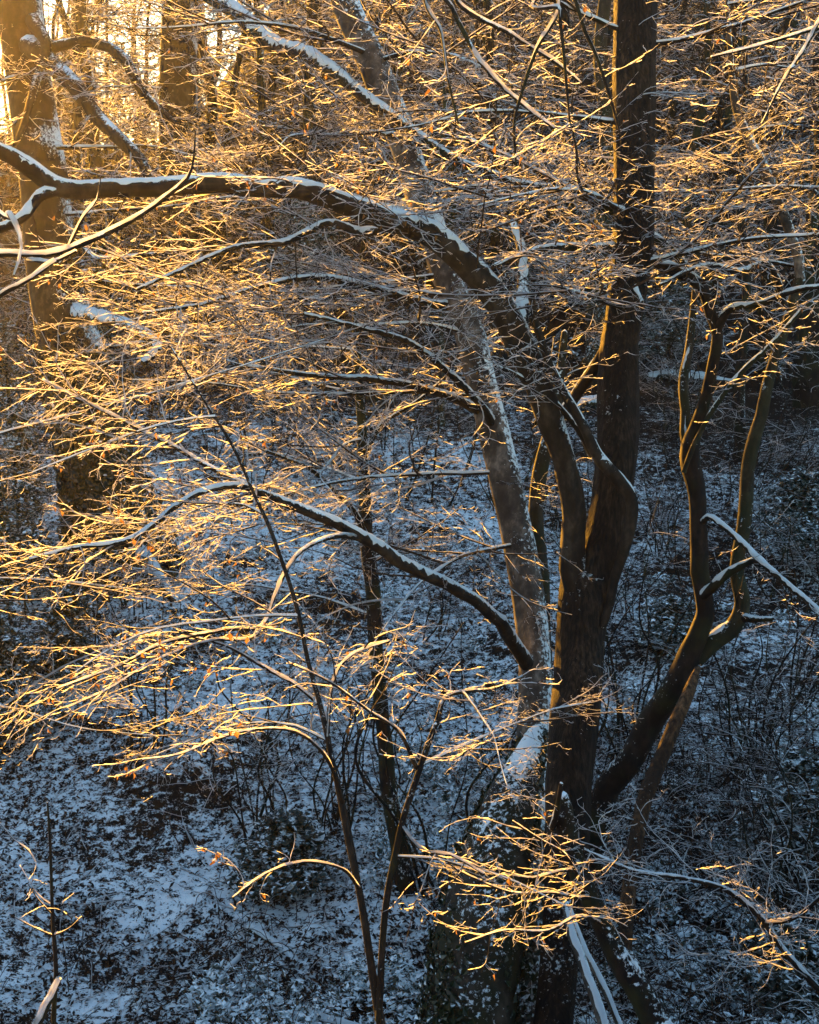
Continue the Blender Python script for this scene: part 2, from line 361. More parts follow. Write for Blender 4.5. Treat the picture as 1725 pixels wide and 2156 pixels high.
def spray_sets(base_P, base_L, d2=9.0, d3=11.0, l2=0.55, l3=0.66, g=rng):
    """From first order branches to their second and third order twigs."""
    P2, L2, _ = sprout(base_P, base_L, d2, 0.10, 46, l2, 12, 0.21, 0.03, 0.05, 0.45, 0.12, g=g)
    P3, L3, _ = sprout(P2, L2, d3, 0.12, 46, l3, 8, 0.25, 0.0, 0.04, 0.55, 0.07, g=g)
    Q, LQ, _ = sprout(P3, L3, 9.0, 0.1, 52, 0.0, 3, 0.2, 0.0, 0.1, 0.7, 0.03, g=g)
    W, LW, _ = sprout(P2, L2, 6.0, 0.1, 52, 0.0, 3, 0.2, 0.0, 0.1, 0.7, 0.03, g=g)
    Q = np.concatenate([Q, W]); st = g.uniform(0.8, 2.8, (len(Q), 1, 1)); Q = Q[:, :1] + (Q - Q[:, :1]) * st      # short spurs with buds
    return P2, L2, P3, L3, Q

def dress(parent, wood, dens=2.6, t0=0.15, length=1.5, ang=52, bias=None, d2=7.0, d3=8.0, snow=0.92, droop=0.03, rise=0.03,
          leaves=0, r1=0.0065, sep=True, up=0.05, seed=1, l2=0.56, wander=0.14, thick=1.0):
    """Grow branches and twigs on limb paths; branches are parts of their own, the fine twigs of the tree one part."""
    g = np.random.default_rng(seed)
    A1, B1, A2, B2, A3, B3, A4 = [], [], [], [], [], [], []
    for pa in wood:
        C = pa[:, :3]; L = np.linalg.norm(np.diff(C, axis=0), axis=1).sum()
        ii = np.linspace(0, len(C) - 1, 40).round().astype(int)
        P1, l1, _ = sprout(C[ii][None], np.array([L]), dens, t0, ang, 1.0, 11, wander, droop, rise, 0.35, 0.2, bias, g, up)
        if not len(P1): continue
        want = length * g.uniform(0.45, 1.25, len(P1))
        P1 = P1[:, :1] + (P1 - P1[:, :1]) * (want / l1)[:, None, None]; l1 = want
        P2, L2, P3, L3, Q = spray_sets(P1, l1, d2=d2, d3=d3, l2=l2, g=g); A4.append(Q)
        A1.append(P1); B1.append(l1); A2.append(P2); B2.append(L2); A3.append(P3); B3.append(L3)
    if not A1: return
    P1 = np.vstack(A1); L1 = np.concatenate(B1); P2 = np.vstack(A2); L2 = np.concatenate(B2); P3 = np.vstack(A3)
    for k in range(len(P1)):
        r = r1 * thick * (0.6 + 0.5 * L1[k])
        V, F, mi = twig_tubes(P1[k:k + 1], r, r * 0.3, snow, 1.2, g)
        mk('branch', V, F, TWIGM, parent, mi, smooth=False)
    bag = Bag()
    bag.add(*twig_tubes(P2, 0.0031 * thick + 0.002 * L2, np.full(len(P2), 0.0018 * thick), snow, 1.7, g))
    bag.add(*twig_tubes(P3, np.full(len(P3), 0.0021 * thick), np.full(len(P3), 0.0013 * thick), snow * 0.95, 2.1, g))
    P4 = np.vstack(A4); bag.add(*twig_tubes(P4, np.full(len(P4), 0.0019 * thick), np.full(len(P4), 0.0016 * thick), snow, 1.5, g))
    bag.build('twigs', TWIGM, parent, kind='stuff')
    if leaves:
        V, F = leaves_at(P3, leaves, 0.05, g)
        mk('dry_leaves', V, F[:, :3], M['leaf'], parent, smooth=False, kind='stuff')

def limb(parent, name, L, m='limb', sides=10, cap=True, seed=0, half=62, thick=0.17, rough=0.05, ribs=0.0, step=0.045, steep=0.85, wob=0.12):
    """A hand laid limb or trunk from rows in picture units, with the snow lying on it as its sub-part."""
    pa = path_px(L, step) if len(L[0]) == 4 and not isinstance(L, np.ndarray) else L
    V, F, C = tube(pa, sides, rough, seed, ribs, wob)
    o = mk(name, V, F, M[m], parent)
    if cap:
        V, F = snow_cap(pa, C, seed, half, thick, steep=steep)
        if len(F):
            s = mk('snow', V, F, M['snow' if pa[:, 3].mean() < 0.022 else 'cap'], None); s.parent = o
    return pa

def foot(x, y): return (float(x), float(y), float(ground_z(x, y)))

# ------------------------------------------------------------------ ground
def axis(parts):
    out = []
    for a, b, s in parts: out.append(np.arange(a, b, s))
    return np.concatenate(out + [[parts[-1][1]]])
gx = axis([(-400, -60, 40), (-60, -20, 4), (-20, -9, 0.5), (-9, 9, 0.055), (9, 20, 0.5), (20, 60, 4), (60, 400, 40)])
gy = axis([(-300, -20, 40), (-20, 4, 2), (4, 14.5, 0.4), (14.5, 27, 0.05), (27, 36, 0.09), (36, 50, 0.16), (50, 75, 0.6), (75, 130, 2.5), (130, 600, 47)])
GX, GY = np.meshgrid(gx, gy)
V = np.stack([GX, GY, ground_z(GX, GY)], -1).reshape(-1, 3)
i = (np.arange(len(gy) - 1)[:, None] * len(gx) + np.arange(len(gx) - 1)[None]).reshape(-1, 1)
g_o = mk('ground', V, np.concatenate([i, i + 1, i + 1 + len(gx), i + len(gx)], 1), M['ground'], kind='structure')
g_o['label'] = 'steep woodland slope of thin snow over dark leaf litter'

def litter(n, size, g):
    y = 14.5 + 30 * g.random(n) ** 1.6; x = (g.random(n) * 2 - 1) * (1.5 + y * 0.29)
    keep = fbm(x / 0.6 + 3, y / 0.6, 3) + 0.35 * (g.random(n) - 0.5) < 0.02
    x, y = x[keep], y[keep]; n = len(x); z = ground_z(x, y)
    a = g.random(n) * 6.28; s = size * g.uniform(0.5, 1.5, n)
    u = np.stack([np.cos(a), np.sin(a), 0.5 * g.normal(0, 1, n)], 1) * s[:, None]; v = np.stack([-np.sin(a), np.cos(a), 0.5 * g.normal(0, 1, n)], 1) * (s * 0.6)[:, None]
    c = np.stack([x, y, z + 0.012 + 0.3 * s], 1); up = np.zeros((n, 3)); up[:, 2] = s * g.uniform(0.0, 0.6, n)
    V = np.stack([c - u, c - v * 0.8 + up, c + u, c + v * 0.8 + up], 1).reshape(-1, 3)
    return V, (np.arange(n)[:, None] * 4 + np.arange(4)[None])
V, F = litter(90000, 0.033, rng)
mk('leaf_litter', V, F, M['litter'], smooth=False, kind='stuff', label='dark fallen leaves and clods poking through the thin snow', category='leaf litter')


def sticks(n, g):
    y = 14.8 + 18 * g.random(n) ** 1.4; x = (g.random(n) * 2 - 1) * (1.5 + y * 0.27); a = g.random(n) * 6.28; L = g.uniform(0.25, 1.3, n); K = 7
    P = run_lines(np.stack([x, y, x * 0], 1), np.stack([np.cos(a), np.sin(a), a * 0], 1), L, K, 0.16, 0, 0, g)
    P[..., 2] = ground_z(P[..., 0], P[..., 1], True) + 0.012 + 0.05 * g.random((n, 1)) * np.linspace(0, 1, K)[None]
    return twig_tubes(P, g.uniform(0.004, 0.012, n), 0.003, 0.85, 1.2, g)
V, F, mi = sticks(800, rng)
mk('fallen_sticks', V, F, TWIGM, None, mi, smooth=False, kind='stuff', label='thin fallen sticks strewn over the snowy slope', category='sticks')
# ------------------------------------------------------------------ twig spray library for trees further off (copied, sharing mesh data)
def make_spray(seed, L=2.2, d2=4.6, d3=4.8, thick=0.68, snow=0.88):
    g = np.random.default_rng(seed)
    P1 = run_lines(np.zeros((1, 3)), np.array([[1.0, 0, 0.12]]), np.array([L]), 13, 0.10, 0.02, 0.02, g)
    P2, L2, P3, L3, Q = spray_sets(P1, np.array([L]), d2=d2, d3=d3, l2=0.55, g=g)
    bag = Bag()
    bag.add(*twig_tubes(P1, 0.020, 0.005, 0.95, 1.2, g))
    bag.add(*twig_tubes(P2, 0.0055 * thick + 0.002 * L2, np.full(len(P2), 0.003 * thick), snow, 1.7, g))
    bag.add(*twig_tubes(P3, np.full(len(P3), 0.004 * thick), np.full(len(P3), 0.0022 * thick), snow, 2.0, g))
    bag.add(*twig_tubes(Q, np.full(len(Q), 0.0028 * thick), np.full(len(Q), 0.0022 * thick), snow, 1.5, g))
    o = bag.build('twig_spray', TWIGM, None); me = o.data; bpy.data.objects.remove(o); return me
SPRAYS = [make_spray(100 + k) for k in range(9)]
DARKSPRAYS = [make_spray(300 + k, 2.0, 4.6, 4.4, 0.7, 0.34) for k in range(5)]
FARSPRAYS = [make_spray(200 + k, 2.4, 4.2, 3.6, 1.6, 0.62) for k in range(6)]

def put_spray(parent, lib, p, yaw, pitch, s, roll=0.0, name='branch'):
    o = bpy.data.objects.new(name, random.choice(lib)); COL.objects.link(o); o.parent = parent
    b = _base[parent.name]; o.location = (p[0] - b[0], p[1] - b[1], p[2] - b[2])
    o.rotation_euler = (roll, -pitch, yaw); o.scale = (s, s, s); return o

def spray_along(parent, pa, n, lib=None, t0=0.2, s=(0.5, 1.0), yaw=None, spread=1.0, pitch=(-0.1, 0.35), seed=0):
    """n spray branches leaving a limb or trunk path; yaw None means all round."""
    g = random.Random(seed); lib = lib or SPRAYS
    for k in range(n):
        t = t0 + (1 - t0) * (k + g.random()) / n; i = min(int(t * (len(pa) - 1)), len(pa) - 1); p = pa[i, :3]
        yw = g.uniform(0, 6.283) if yaw is None else yaw + g.gauss(0, spread)
        put_spray(parent, lib, p, yw, g.uniform(*pitch), g.uniform(*s) * (1.1 - 0.4 * t), g.gauss(0, 0.35))

# ------------------------------------------------------------------ hand laid trees
def base_of(rows, d=None):
    x, y, dd = rows[0][0], rows[0][1], rows[0][2]; p = at(x, y, dd); return foot(p[0], p[1])
def to_ground(rows, flare=1.35):
    """Prepend a foot on the ground below the first row."""
    pa = path_px(rows, 0.1); p, r = pa[0, :3], pa[0, 3]; q = pa[min(6, len(pa) - 1), :3]
    dirv = nrm((p - q)[None])[0]; t = max(0.15, (p[2] - float(ground_z(p[0], p[1])) + 0.25) / max(0.3, -dirv[2]))
    f = p + dirv * t; f[2] = float(ground_z(f[0], f[1])) - 0.25
    k = np.array([np.append(f, r * flare), np.append(f * 0.6 + p * 0.4, r * (1 + 0.35 * (flare - 1)))])
    P = np.array([np.append(at(x, y, d), 0.5 * w * d / FPX) for x, y, d, w in rows])
    return resample(np.vstack([k, P]), 0.09), (float(f[0]), float(f[1]), float(ground_z(f[0], f[1])))

# 1. the forked tree in the middle: a fissured straight stem and a second one that arches far to the left
rows = [(1163, 2140, 15.3, 80), (1178, 2000, 15.4, 78), (1190, 1850, 15.6, 88), (1202, 1650, 15.8, 98), (1210, 1500, 15.9, 104), (1218, 1370, 16, 108), (1226, 1270, 16, 112), (1232, 1215, 16.02, 108)]
pa, b = to_ground(rows)
T = thing('forked_tree', 'tall forked tree whose left stem arches over under a ridge of snow', 'tree', b)
limb(T, 'trunk', pa, 'fissured', 22, False, 1, ribs=0.03)
s1 = limb(T, 'stem', [(1236, 1290, 16, 80), (1258, 1190, 16, 86), (1285, 1080, 16, 84), (1302, 960, 16, 90), (1312, 800, 16.1, 90), (1322, 650, 16.2, 84), (1328, 450, 16.3, 88), (1330, 300, 16.4, 85), (1335, 100, 16.5, 88), (1338, -120, 16.6, 84), (1345, -500, 16.9, 70), (1340, -900, 17.2, 50)], 'fissured', 22, False, 2, ribs=0.03)
arch = limb(T, 'stem', [(1222, 1290, 15.98, 64), (1211, 1170, 15.9, 52), (1206, 1060, 15.8, 50), (1187, 960, 15.7, 52), (1157, 870, 15.6, 60), (1118, 770, 15.5, 64), (1086, 690, 15.4, 62), (1035, 612, 15.2, 56), (965, 545, 15, 52), (890, 490, 14.8, 50), (800, 455, 14.5, 47), (715, 425, 14.2, 44), (640, 400, 14.05, 42), (560, 393, 13.95, 41), (480, 384, 13.9, 42), (400, 391, 13.8, 39), (320, 396, 13.7, 37), (220, 396, 13.6, 36), (125, 392, 13.5, 36), (60, 352, 13.4, 34), (0, 318, 13.3, 32), (-150, 270, 13.2, 26), (-420, 200, 13, 16)], 'beech', 16, True, 3, half=56, thick=0.17, steep=0.75)
f1 = limb(T, 'limb', [(128, 395, 13.5, 26), (85, 415, 13.4, 24), (45, 455, 13.3, 22), (-30, 490, 13.2, 18), (-200, 520, 13, 12)], seed=4)
f2 = limb(T, 'limb', [(1096, 700, 15.4, 40), (1102, 620, 15.6, 30), (1100, 540, 15.8, 22), (1080, 470, 16, 14)], 'dark', seed=5)
f3 = limb(T, 'limb', [(1268, 1320, 15.8, 18), (1300, 1210, 15.7, 22), (1322, 1120, 15.6, 26), (1328, 1055, 15.55, 27), (1300, 1010, 15.5, 28), (1262, 965, 15.45, 25), (1225, 895, 15.4, 22), (1190, 830, 15.35, 20), (1155, 760, 15.3, 18), (1132, 690, 15.2, 16), (1118, 620, 15.1, 12)], seed=6, half=75)
f4 = limb(T, 'limb', [(1290, 700, 16.4, 22), (1250, 780, 16.9, 26), (1215, 830, 17.2, 24), (1175, 885, 17.4, 20)], seed=7, half=75)
f5 = limb(T, 'limb', [(1250, 960, 15.7, 14), (1215, 900, 15.6, 12), (1150, 830, 15.5, 10), (1090, 790, 15.4, 9), (1040, 770, 15.3, 7)], seed=8)
n0 = len(arch)
dress(T, [arch[int(n0 * .36):int(n0 * .62)]], 4.0, 0.0, 1.9, 50, (-0.1, -0.55, 0.05), 5.4, 5.6, leaves=60, seed=11)
dress(T, [f2, f3[len(f3) // 2:], f5], 2.6, 0.25, 1.5, 55, None, 5.4, 5.0, leaves=25, seed=12)
dress(T, [arch[int(n0 * .60):], f1], 1.0, 0.1, 1.3, 60, None, 4.8, 5.0, leaves=20, seed=13)
dress(T, [s1[int(len(s1) * .28):int(len(s1) * .62)]], 2.3, 0.0, 1.5, 70, (-0.3, -0.35, 0), 5.4, 5.0, seed=14, leaves=20)

# 2. the snow plastered leaning tree with the swollen ivy foot
rows = [(1085, 2145, 16.0, 205), (1088, 2000, 16.2, 172), (1092, 1850, 16.5, 142), (1096, 1720, 16.7, 112), (1118, 1600, 17, 80), (1128, 1450, 17.2, 70), (1120, 1300, 17.4, 66), (1104, 1180, 17.6, 66), (1080, 1060, 17.8, 66), (1048, 930, 18, 64), (1018, 820, 18.2, 64), (988, 700, 18.4, 66), (940, 590, 18.6, 64), (893, 440, 18.9, 66), (862, 340, 19.2, 64), (828, 230, 19.4, 62), (790, 130, 19.6, 62), (750, 50, 19.8, 58), (715, -40, 20, 54), (660, -250, 20.5, 44), (600, -500, 21, 34)]
pa, b = to_ground(rows, 1.2)
T = thing('leaning_tree', 'pale leaning tree plastered with snow, its swollen foot wrapped in ivy', 'tree', b)
lt = limb(T, 'trunk', pa, 'ash', 20, False, 21, rough=0.05)
l1 = limb(T, 'limb', [(1112, 1400, 17.1, 30), (1088, 1362, 16.8, 28), (1050, 1308, 16.3, 26), (1000, 1268, 15.8, 24), (940, 1232, 15.3, 24), (850, 1190, 14.6, 25), (780, 1142, 14.1, 25), (720, 1108, 13.8, 22), (640, 1075, 13.5, 20), (560, 1042, 13.2, 18), (515, 1024, 13, 15), (440, 1030, 12.7, 13), (380, 1058, 12.5, 12), (330, 1098, 12.3, 12), (262, 1140, 12.1, 11), (170, 1152, 11.9, 9), (60, 1178, 11.7, 7)], seed=22, half=70, thick=0.3)
l2 = limb(T, 'limb', [(550, 1040, 13.2, 13), (440, 982, 13.3, 11), (350, 932, 13.4, 10), (230, 872, 13.5, 8), (90, 800, 13.6, 6)], seed=23, half=75, thick=0.4)
l3 = limb(T, 'limb', [(770, 1136, 14.1, 14.0), (718, 1128, 13.7, 10.9), (660, 1145, 13.4, 9.4), (615, 1182, 13.2, 8.6), (580, 1250, 13, 7.8), (552, 1318, 12.8, 7.8), (480, 1326, 12.5, 7.8), (350, 1352, 12.2, 7.0), (250, 1402, 12, 5.5), (120, 1450, 11.8, 3.9)], seed=24, half=75, thick=0.4)
l4 = limb(T, 'limb', [(560, 1316, 12.85, 6.2), (525, 1345, 12.6, 6.2), (440, 1350, 12.3, 5.5), (330, 1390, 12, 4.7), (230, 1450, 11.8, 3.9), (140, 1490, 11.6, 3.1)], seed=25, half=75, thick=0.4)
l5 = limb(T, 'limb', [(1018, 870, 18.1, 20), (960, 840, 17.7, 17), (880, 815, 17.2, 15), (780, 800, 16.8, 13), (660, 790, 16.4, 10), (520, 770, 16, 7)], seed=26, thick=0.3)
l6 = limb(T, 'limb', [(960, 640, 18.6, 22), (900, 640, 18.2, 18), (800, 610, 17.8, 16), (680, 585, 17.4, 14), (560, 600, 17, 11), (430, 640, 16.6, 8), (300, 660, 16.4, 6)], seed=27, thick=0.3)
l7 = limb(T, 'limb', [(1040, 900, 18, 20), (1010, 850, 17.6, 16), (940, 780, 17.2, 14), (860, 720, 16.8, 12), (760, 690, 16.5, 9), (640, 660, 16.2, 7)], seed=28, thick=0.3)
l8 = limb(T, 'limb', [(905, 480, 18.9, 26), (840, 470, 18.4, 20), (760, 490, 18, 18), (690, 470, 17.6, 16), (600, 510, 17.2, 14), (500, 520, 16.9, 11), (400, 560, 16.6, 8), (290, 610, 16.3, 6)], seed=29, thick=0.35)
l9 = limb(T, 'limb', [(845, 280, 19.3, 20), (920, 320, 18.9, 16), (1020, 365, 18.5, 15), (1120, 390, 18, 13), (1220, 400, 17.5, 9)], seed=30, thick=0.35)
dress(T, [l1[int(len(l1) * .72):]], 7.0, 0.1, 1.0, 48, (-0.08, -0.05, 0.0), 4.8, 4.5, leaves=40, seed=41, thick=0.82)
dress(T, [l3[int(len(l3) * .45):], l4], 4.4, 0.1, 0.75, 48, (-0.08, -0.03, 0.0), 4.8, 4.5, leaves=50, seed=42, thick=0.8)
dress(T, [l2], 7.0, 0.1, 1.1, 44, (-0.15, 0, 0), 4.8, 4.5, leaves=30, seed=43)
dress(T, [l5, l6, l7, l8, l9], 5.0, 0.12, 1.5, 48, (-0.1, -0.1, 0), 4.1, 3.9, leaves=130, seed=44, thick=1.15)
dress(T, [lt[int(len(lt) * .45):]], 1.6, 0.0, 1.6, 75, (-0.4, -0.4, 0), 5.4, 5.0, leaves=30, seed=45)
# ivy on the swollen foot
def ivy_on(parent, pa, n, size, seed, side=None, m='ivy'):
    g = np.random.default_rng(seed); i = g.integers(0, len(pa), n); C = pa[i, :3]; r = pa[i, 3]
    a = g.random(n) * 6.283; d = np.stack([np.cos(a), np.sin(a), g.normal(0, 0.15, n)], 1)
    if side is not None: d = d + np.asarray(side)
    d = nrm(d); p = C + d * (r * g.uniform(0.95, 1.18, n))[:, None]; s = size * g.uniform(0.5, 1.4, n)
    u = nrm(np.cross(d, g.normal(0, 1, (n, 3)))) * s[:, None]; v = nrm(np.cross(d, u)) * s[:, None]; d2 = d * (s * 0.5)[:, None]
    V = np.stack([p - u, p + v * 0.7 + d2, p + u, p - v * 0.7 + d2], 1).reshape(-1, 3)
    return mk('ivy', V, np.arange(n * 4).reshape(-1, 4), M[m], parent, smooth=False, kind='stuff')
ivy_on(T, lt[:int(len(lt) * .16)], 4200, 0.045, 5, (-0.5, -0.3, 0))
so = limb(T, 'root_swelling', [(985, 2160, 15.5, 190), (1018, 1950, 15.8, 180), (1050, 1800, 16.1, 150), (1076, 1690, 16.4, 112), (1106, 1610, 16.7, 72), (1130, 1540, 17, 40)], 'plaster', 18, False, 33, rough=0.07)
ivy_on(T, so, 5200, 0.045, 6, (-0.5, -0.3, 0))

# 3. big old beech on the left
rows = [(262, 1215, 28, 240), (232, 1060, 28, 182), (198, 920, 28, 152), (160, 770, 28, 138), (125, 640, 28, 122), (102, 520, 28, 108), (88, 400, 28, 100), (72, 280, 28, 96), (55, 140, 28, 92), (40, 0, 28, 92), (20, -200, 28, 86), (0, -500, 28, 70)]
pa, b = to_ground(rows, 1.3)
T = thing('beech_tree', 'old smooth beech with a broad flared trunk at the left, snow along its right edge', 'tree', b)
tb = limb(T, 'trunk', pa, 'beech', 24, False, 51, rough=0.03)
ro = limb(T, 'root', [(250, 1130, 27.7, 70), (305, 1190, 27.3, 50), (345, 1235, 27.0, 30), (375, 1275, 26.9, 8)], 'beech', 12, True, 52)
b1 = limb(T, 'limb', [(150, 655, 27.8, 34), (185, 668, 27, 30), (235, 675, 26.2, 27), (285, 698, 25.6, 24), (322, 716, 25.2, 22), (330, 735, 25, 18), (300, 765, 24.8, 13)], 'beech', seed=53, half=80, thick=0.4)
b2 = limb(T, 'limb', [(62, 90, 27.6, 46), (100, 128, 27, 40), (150, 175, 26.4, 38), (200, 240, 26, 34), (260, 300, 25.6, 30), (300, 345, 25.4, 24), (318, 395, 25.2, 16)], 'beech', seed=54, cap=False)
b3 = limb(T, 'limb', [(60, 120, 27.6, 26), (130, 95, 27, 24), (205, 88, 26.6, 24), (255, 118, 26.4, 25), (288, 175, 26.2, 22), (330, 228, 26, 18), (370, 262, 25.8, 12)], 'beech', seed=55, cap=False)
b4 = limb(T, 'limb', [(70, 40, 27.5, 34), (95, 100, 27, 24), (70, 190, 26.5, 18), (50, 260, 26.2, 14), (25, 320, 26, 9)], 'beech', seed=56, cap=False)
b5 = limb(T, 'limb', [(130, 560, 27.5, 18), (170, 520, 27, 14), (210, 545, 26.5, 12), (330, 535, 26, 8)], 'limb', seed=57)
g1 = limb(T, 'limb', [(18, -260, 28, 44), (180, -190, 25.5, 38), (330, -90, 23.5, 36), (440, -10, 22, 34), (500, 28, 21.4, 34), (545, 76, 21, 37), (590, 100, 20.6, 34), (645, 110, 20, 32), (700, 148, 19.4, 28), (760, 198, 19, 24), (850, 260, 18.6, 20), (960, 335, 18.2, 14), (1060, 370, 17.8, 9)], 'dark', seed=132, half=60, thick=0.25)
dress(T, [g1[int(len(g1) * .45):]], 3.0, 0.0, 1.5, 50, None, 4.8, 4.5, leaves=40, seed=133, thick=1.1)
ivy_on(T, tb[int(len(tb) * .02):int(len(tb) * .30)], 5200, 0.075, 8, (-0.3, -0.6, 0), 'holly')
dress(T, [b1, b2, b3, b4, b5], 2.4, 0.15, 1.8, 50, None, 4.1, 3.9, leaves=60, seed=58, thick=1.5)

# 4. crooked dark tree on the right, forked into a dark stem and a moss gold one
rows = [(1243, 1800, 18.6, 56), (1290, 1665, 18.4, 52), (1345, 1560, 18.2, 54), (1400, 1480, 18, 54), (1448, 1400, 17.8, 54), (1472, 1300, 17.7, 40), (1478, 1180, 17.6, 37), (1468, 1060, 17.5, 35), (1448, 965, 17.5, 42), (1468, 890, 17.4, 29), (1494, 790, 17.3, 26), (1510, 710, 17.2, 25), (1498, 665, 17.2, 26), (1480, 610, 17, 24), (1440, 578, 16.8, 26), (1380, 552, 16.6, 25), (1310, 530, 16.3, 24), (1240, 522, 16, 20), (1180, 518, 15.7, 16), (1120, 528, 15.4, 12), (1040, 560, 15, 7)]
pa, b = to_ground(rows, 1.3)
T = thing('crooked_tree', 'crooked dark tree whose top bends over to the left, mossy stem on its right', 'tree', b)
ct = limb(T, 'trunk', pa, 'dark', 14, True, 61, half=60, thick=0.2, steep=0.62, wob=0.24)
c1 = limb(T, 'stem', [(1468, 1392, 17.8, 40), (1510, 1350, 17.8, 40), (1548, 1318, 17.8, 38), (1564, 1270, 17.8, 34), (1554, 1200, 17.8, 30), (1570, 1080, 17.8, 29), (1584, 960, 17.8, 28), (1606, 860, 17.8, 27), (1628, 770, 17.8, 24), (1655, 680, 17.8, 22), (1688, 580, 17.8, 22), (1715, 460, 17.8, 20), (1740, 340, 17.8, 16), (1770, 200, 17.8, 12)], 'mossy', 14, True, 62, half=60, thick=0.2, steep=0.55, wob=0.14)
c2 = limb(T, 'limb', [(1685, 590, 17.8, 22), (1672, 510, 17.7, 21), (1640, 430, 17.6, 22), (1595, 330, 17.5, 22), (1550, 230, 17.4, 18), (1540, 150, 17.3, 14), (1535, 50, 17.2, 10), (1528, -60, 17.2, 7)], 'ash', seed=63, half=75)
c3 = limb(T, 'snag', [(1482, 1255, 17.6, 22), (1505, 1232, 17.4, 21), (1540, 1202, 17.2, 19), (1588, 1178, 17, 12)], 'dark', seed=64, half=70)
c4_ = limb(T, 'snag', [(1560, 1300, 17.8, 22), (1590, 1304, 17.6, 14), (1626, 1302, 17.4, 8)], 'dark', seed=65)
c5 = limb(T, 'limb', [(1310, 532, 16.3, 12), (1328, 575, 16.1, 11), (1340, 610, 16, 10), (1353, 636, 15.9, 8)], 'limb', seed=66, half=90)
c6 = limb(T, 'limb', [(1450, 565, 16.9, 14), (1400, 515, 16.8, 18), (1330, 468, 16.7, 21), (1260, 428, 16.6, 21), (1180, 388, 16.5, 17), (1090, 340, 16.4, 13), (980, 290, 16.3, 9)], 'dark', seed=67, half=70)
c7 = limb(T, 'limb', [(1505, 700, 17.2, 20), (1540, 650, 17, 16), (1600, 640, 16.8, 14), (1680, 610, 16.6, 12), (1780, 600, 16.4, 8)], 'dark', seed=68)
c8 = limb(T, 'limb', [(1445, 950, 17.5, 22), (1440, 880, 17.6, 22), (1442, 800, 17.7, 22), (1452, 720, 17.8, 18), (1462, 640, 17.9, 14), (1470, 500, 18, 9)], 'plaster', seed=69)
c9 = limb(T, 'limb', [(1440, 995, 17.4, 11), (1465, 930, 17.3, 12), (1510, 850, 17.2, 11), (1570, 775, 17.1, 11), (1620, 730, 17, 10), (1690, 650, 16.9, 7)], 'mossy', seed=70, half=75)
c10 = limb(T, 'limb', [(1480, 1100, 17.5, 14), (1500, 1090, 17.2, 12), (1560, 1140, 16.9, 13), (1622, 1200, 16.6, 13), (1735, 1295, 16.1, 11), (1850, 1400, 15.6, 8)], 'limb', seed=71, half=75, thick=0.35)
c11 = limb(T, 'limb', [(1660, 660, 17.8, 16), (1620, 560, 17.4, 13), (1560, 570, 17, 12), (1480, 560, 16.6, 10), (1390, 600, 16.2, 7)], 'limb', seed=72)
m0 = len(ct)
dress(T, [ct[int(m0 * .66):], c6], 3.6, 0.0, 1.5, 50, (0, -0.3, 0), 5.4, 5.6, leaves=40, seed=73)
dress(T, [c1[int(len(c1) * .45):], c2, c7, c11], 3.0, 0.1, 1.3, 52, (0, -0.25, 0), 5.4, 5.0, leaves=40, seed=74)
dress(T, [c9, c10, c5], 2.2, 0.15, 0.9, 48, None, 4.8, 4.5, seed=75, leaves=10)

# 5. dark Y shaped stem in the foreground at the lower right, one arm a broken snag, the other a long bare pole
rows = [(1400, 2180, 12.6, 66), (1350, 2095, 12.7, 60), (1305, 2020, 12.8, 58), (1272, 1960, 12.85, 44), (1240, 1890, 12.9, 42), (1212, 1825, 12.95, 42), (1194, 1760, 13, 42), (1187, 1700, 13, 34), (1186, 1672, 13, 18)]
pa, b = to_ground(rows, 1.25)
T = thing('broken_stem', 'dark Y shaped stem with one arm snapped off and one long bare leaning pole', 'tree', b)
y0 = limb(T, 'trunk', pa, 'dark', 14, True, 81, half=58, thick=0.2, steep=0.55)
y1 = limb(T, 'stem', [(1312, 2010, 12.8, 30), (1318, 1930, 13, 30), (1326, 1850, 13.2, 30), (1345, 1750, 13.4, 32), (1362, 1680, 13.5, 34), (1395, 1595, 13.7, 33), (1425, 1515, 13.8, 30), (1450, 1455, 13.9, 27), (1470, 1408, 14, 14)], 'dead', 12, False, 82)
y2 = limb(T, 'snag', [(1165, 1742, 13, 14), (1172, 1715, 12.8, 13), (1182, 1650, 12.6, 9)], 'dark', seed=83, half=95, thick=0.4, steep=0.95)
y3 = limb(T, 'limb', [(1216, 1832, 12.9, 9.9), (1180, 1835, 12.4, 6.2), (1120, 1848, 12, 5.6), (1060, 1842, 11.6, 3.7)], seed=84, thick=0.3, half=60)
y4 = limb(T, 'limb', [(1240, 1890, 12.9, 8.7), (1215, 1890, 12.3, 6.2), (1160, 1880, 11.8, 5.0), (1080, 1880, 11.4, 4.3), (1000, 1850, 11, 3.7), (960, 1830, 10.8, 2.5)], seed=85, thick=0.3, half=60)
y5 = limb(T, 'limb', [(1225, 1860, 12.9, 7.4), (1190, 1800, 12.2, 5.6), (1140, 1770, 11.8, 5.0), (1080, 1730, 11.4, 3.7)], seed=86, thick=0.3, half=60)
y6 = limb(T, 'limb', [(1268, 1945, 12.9, 8.7), (1220, 1930, 12.2, 6.2), (1150, 1960, 11.6, 5.0), (1060, 1960, 11.2, 3.7), (980, 1985, 11, 2.5)], seed=87, thick=0.3, half=60)
dress(T, [y3, y4, y5, y6], 3.6, 0.15, 0.7, 48, (-0.08, 0, 0.03), 4.1, 3.9, leaves=12, seed=88, thick=0.78)

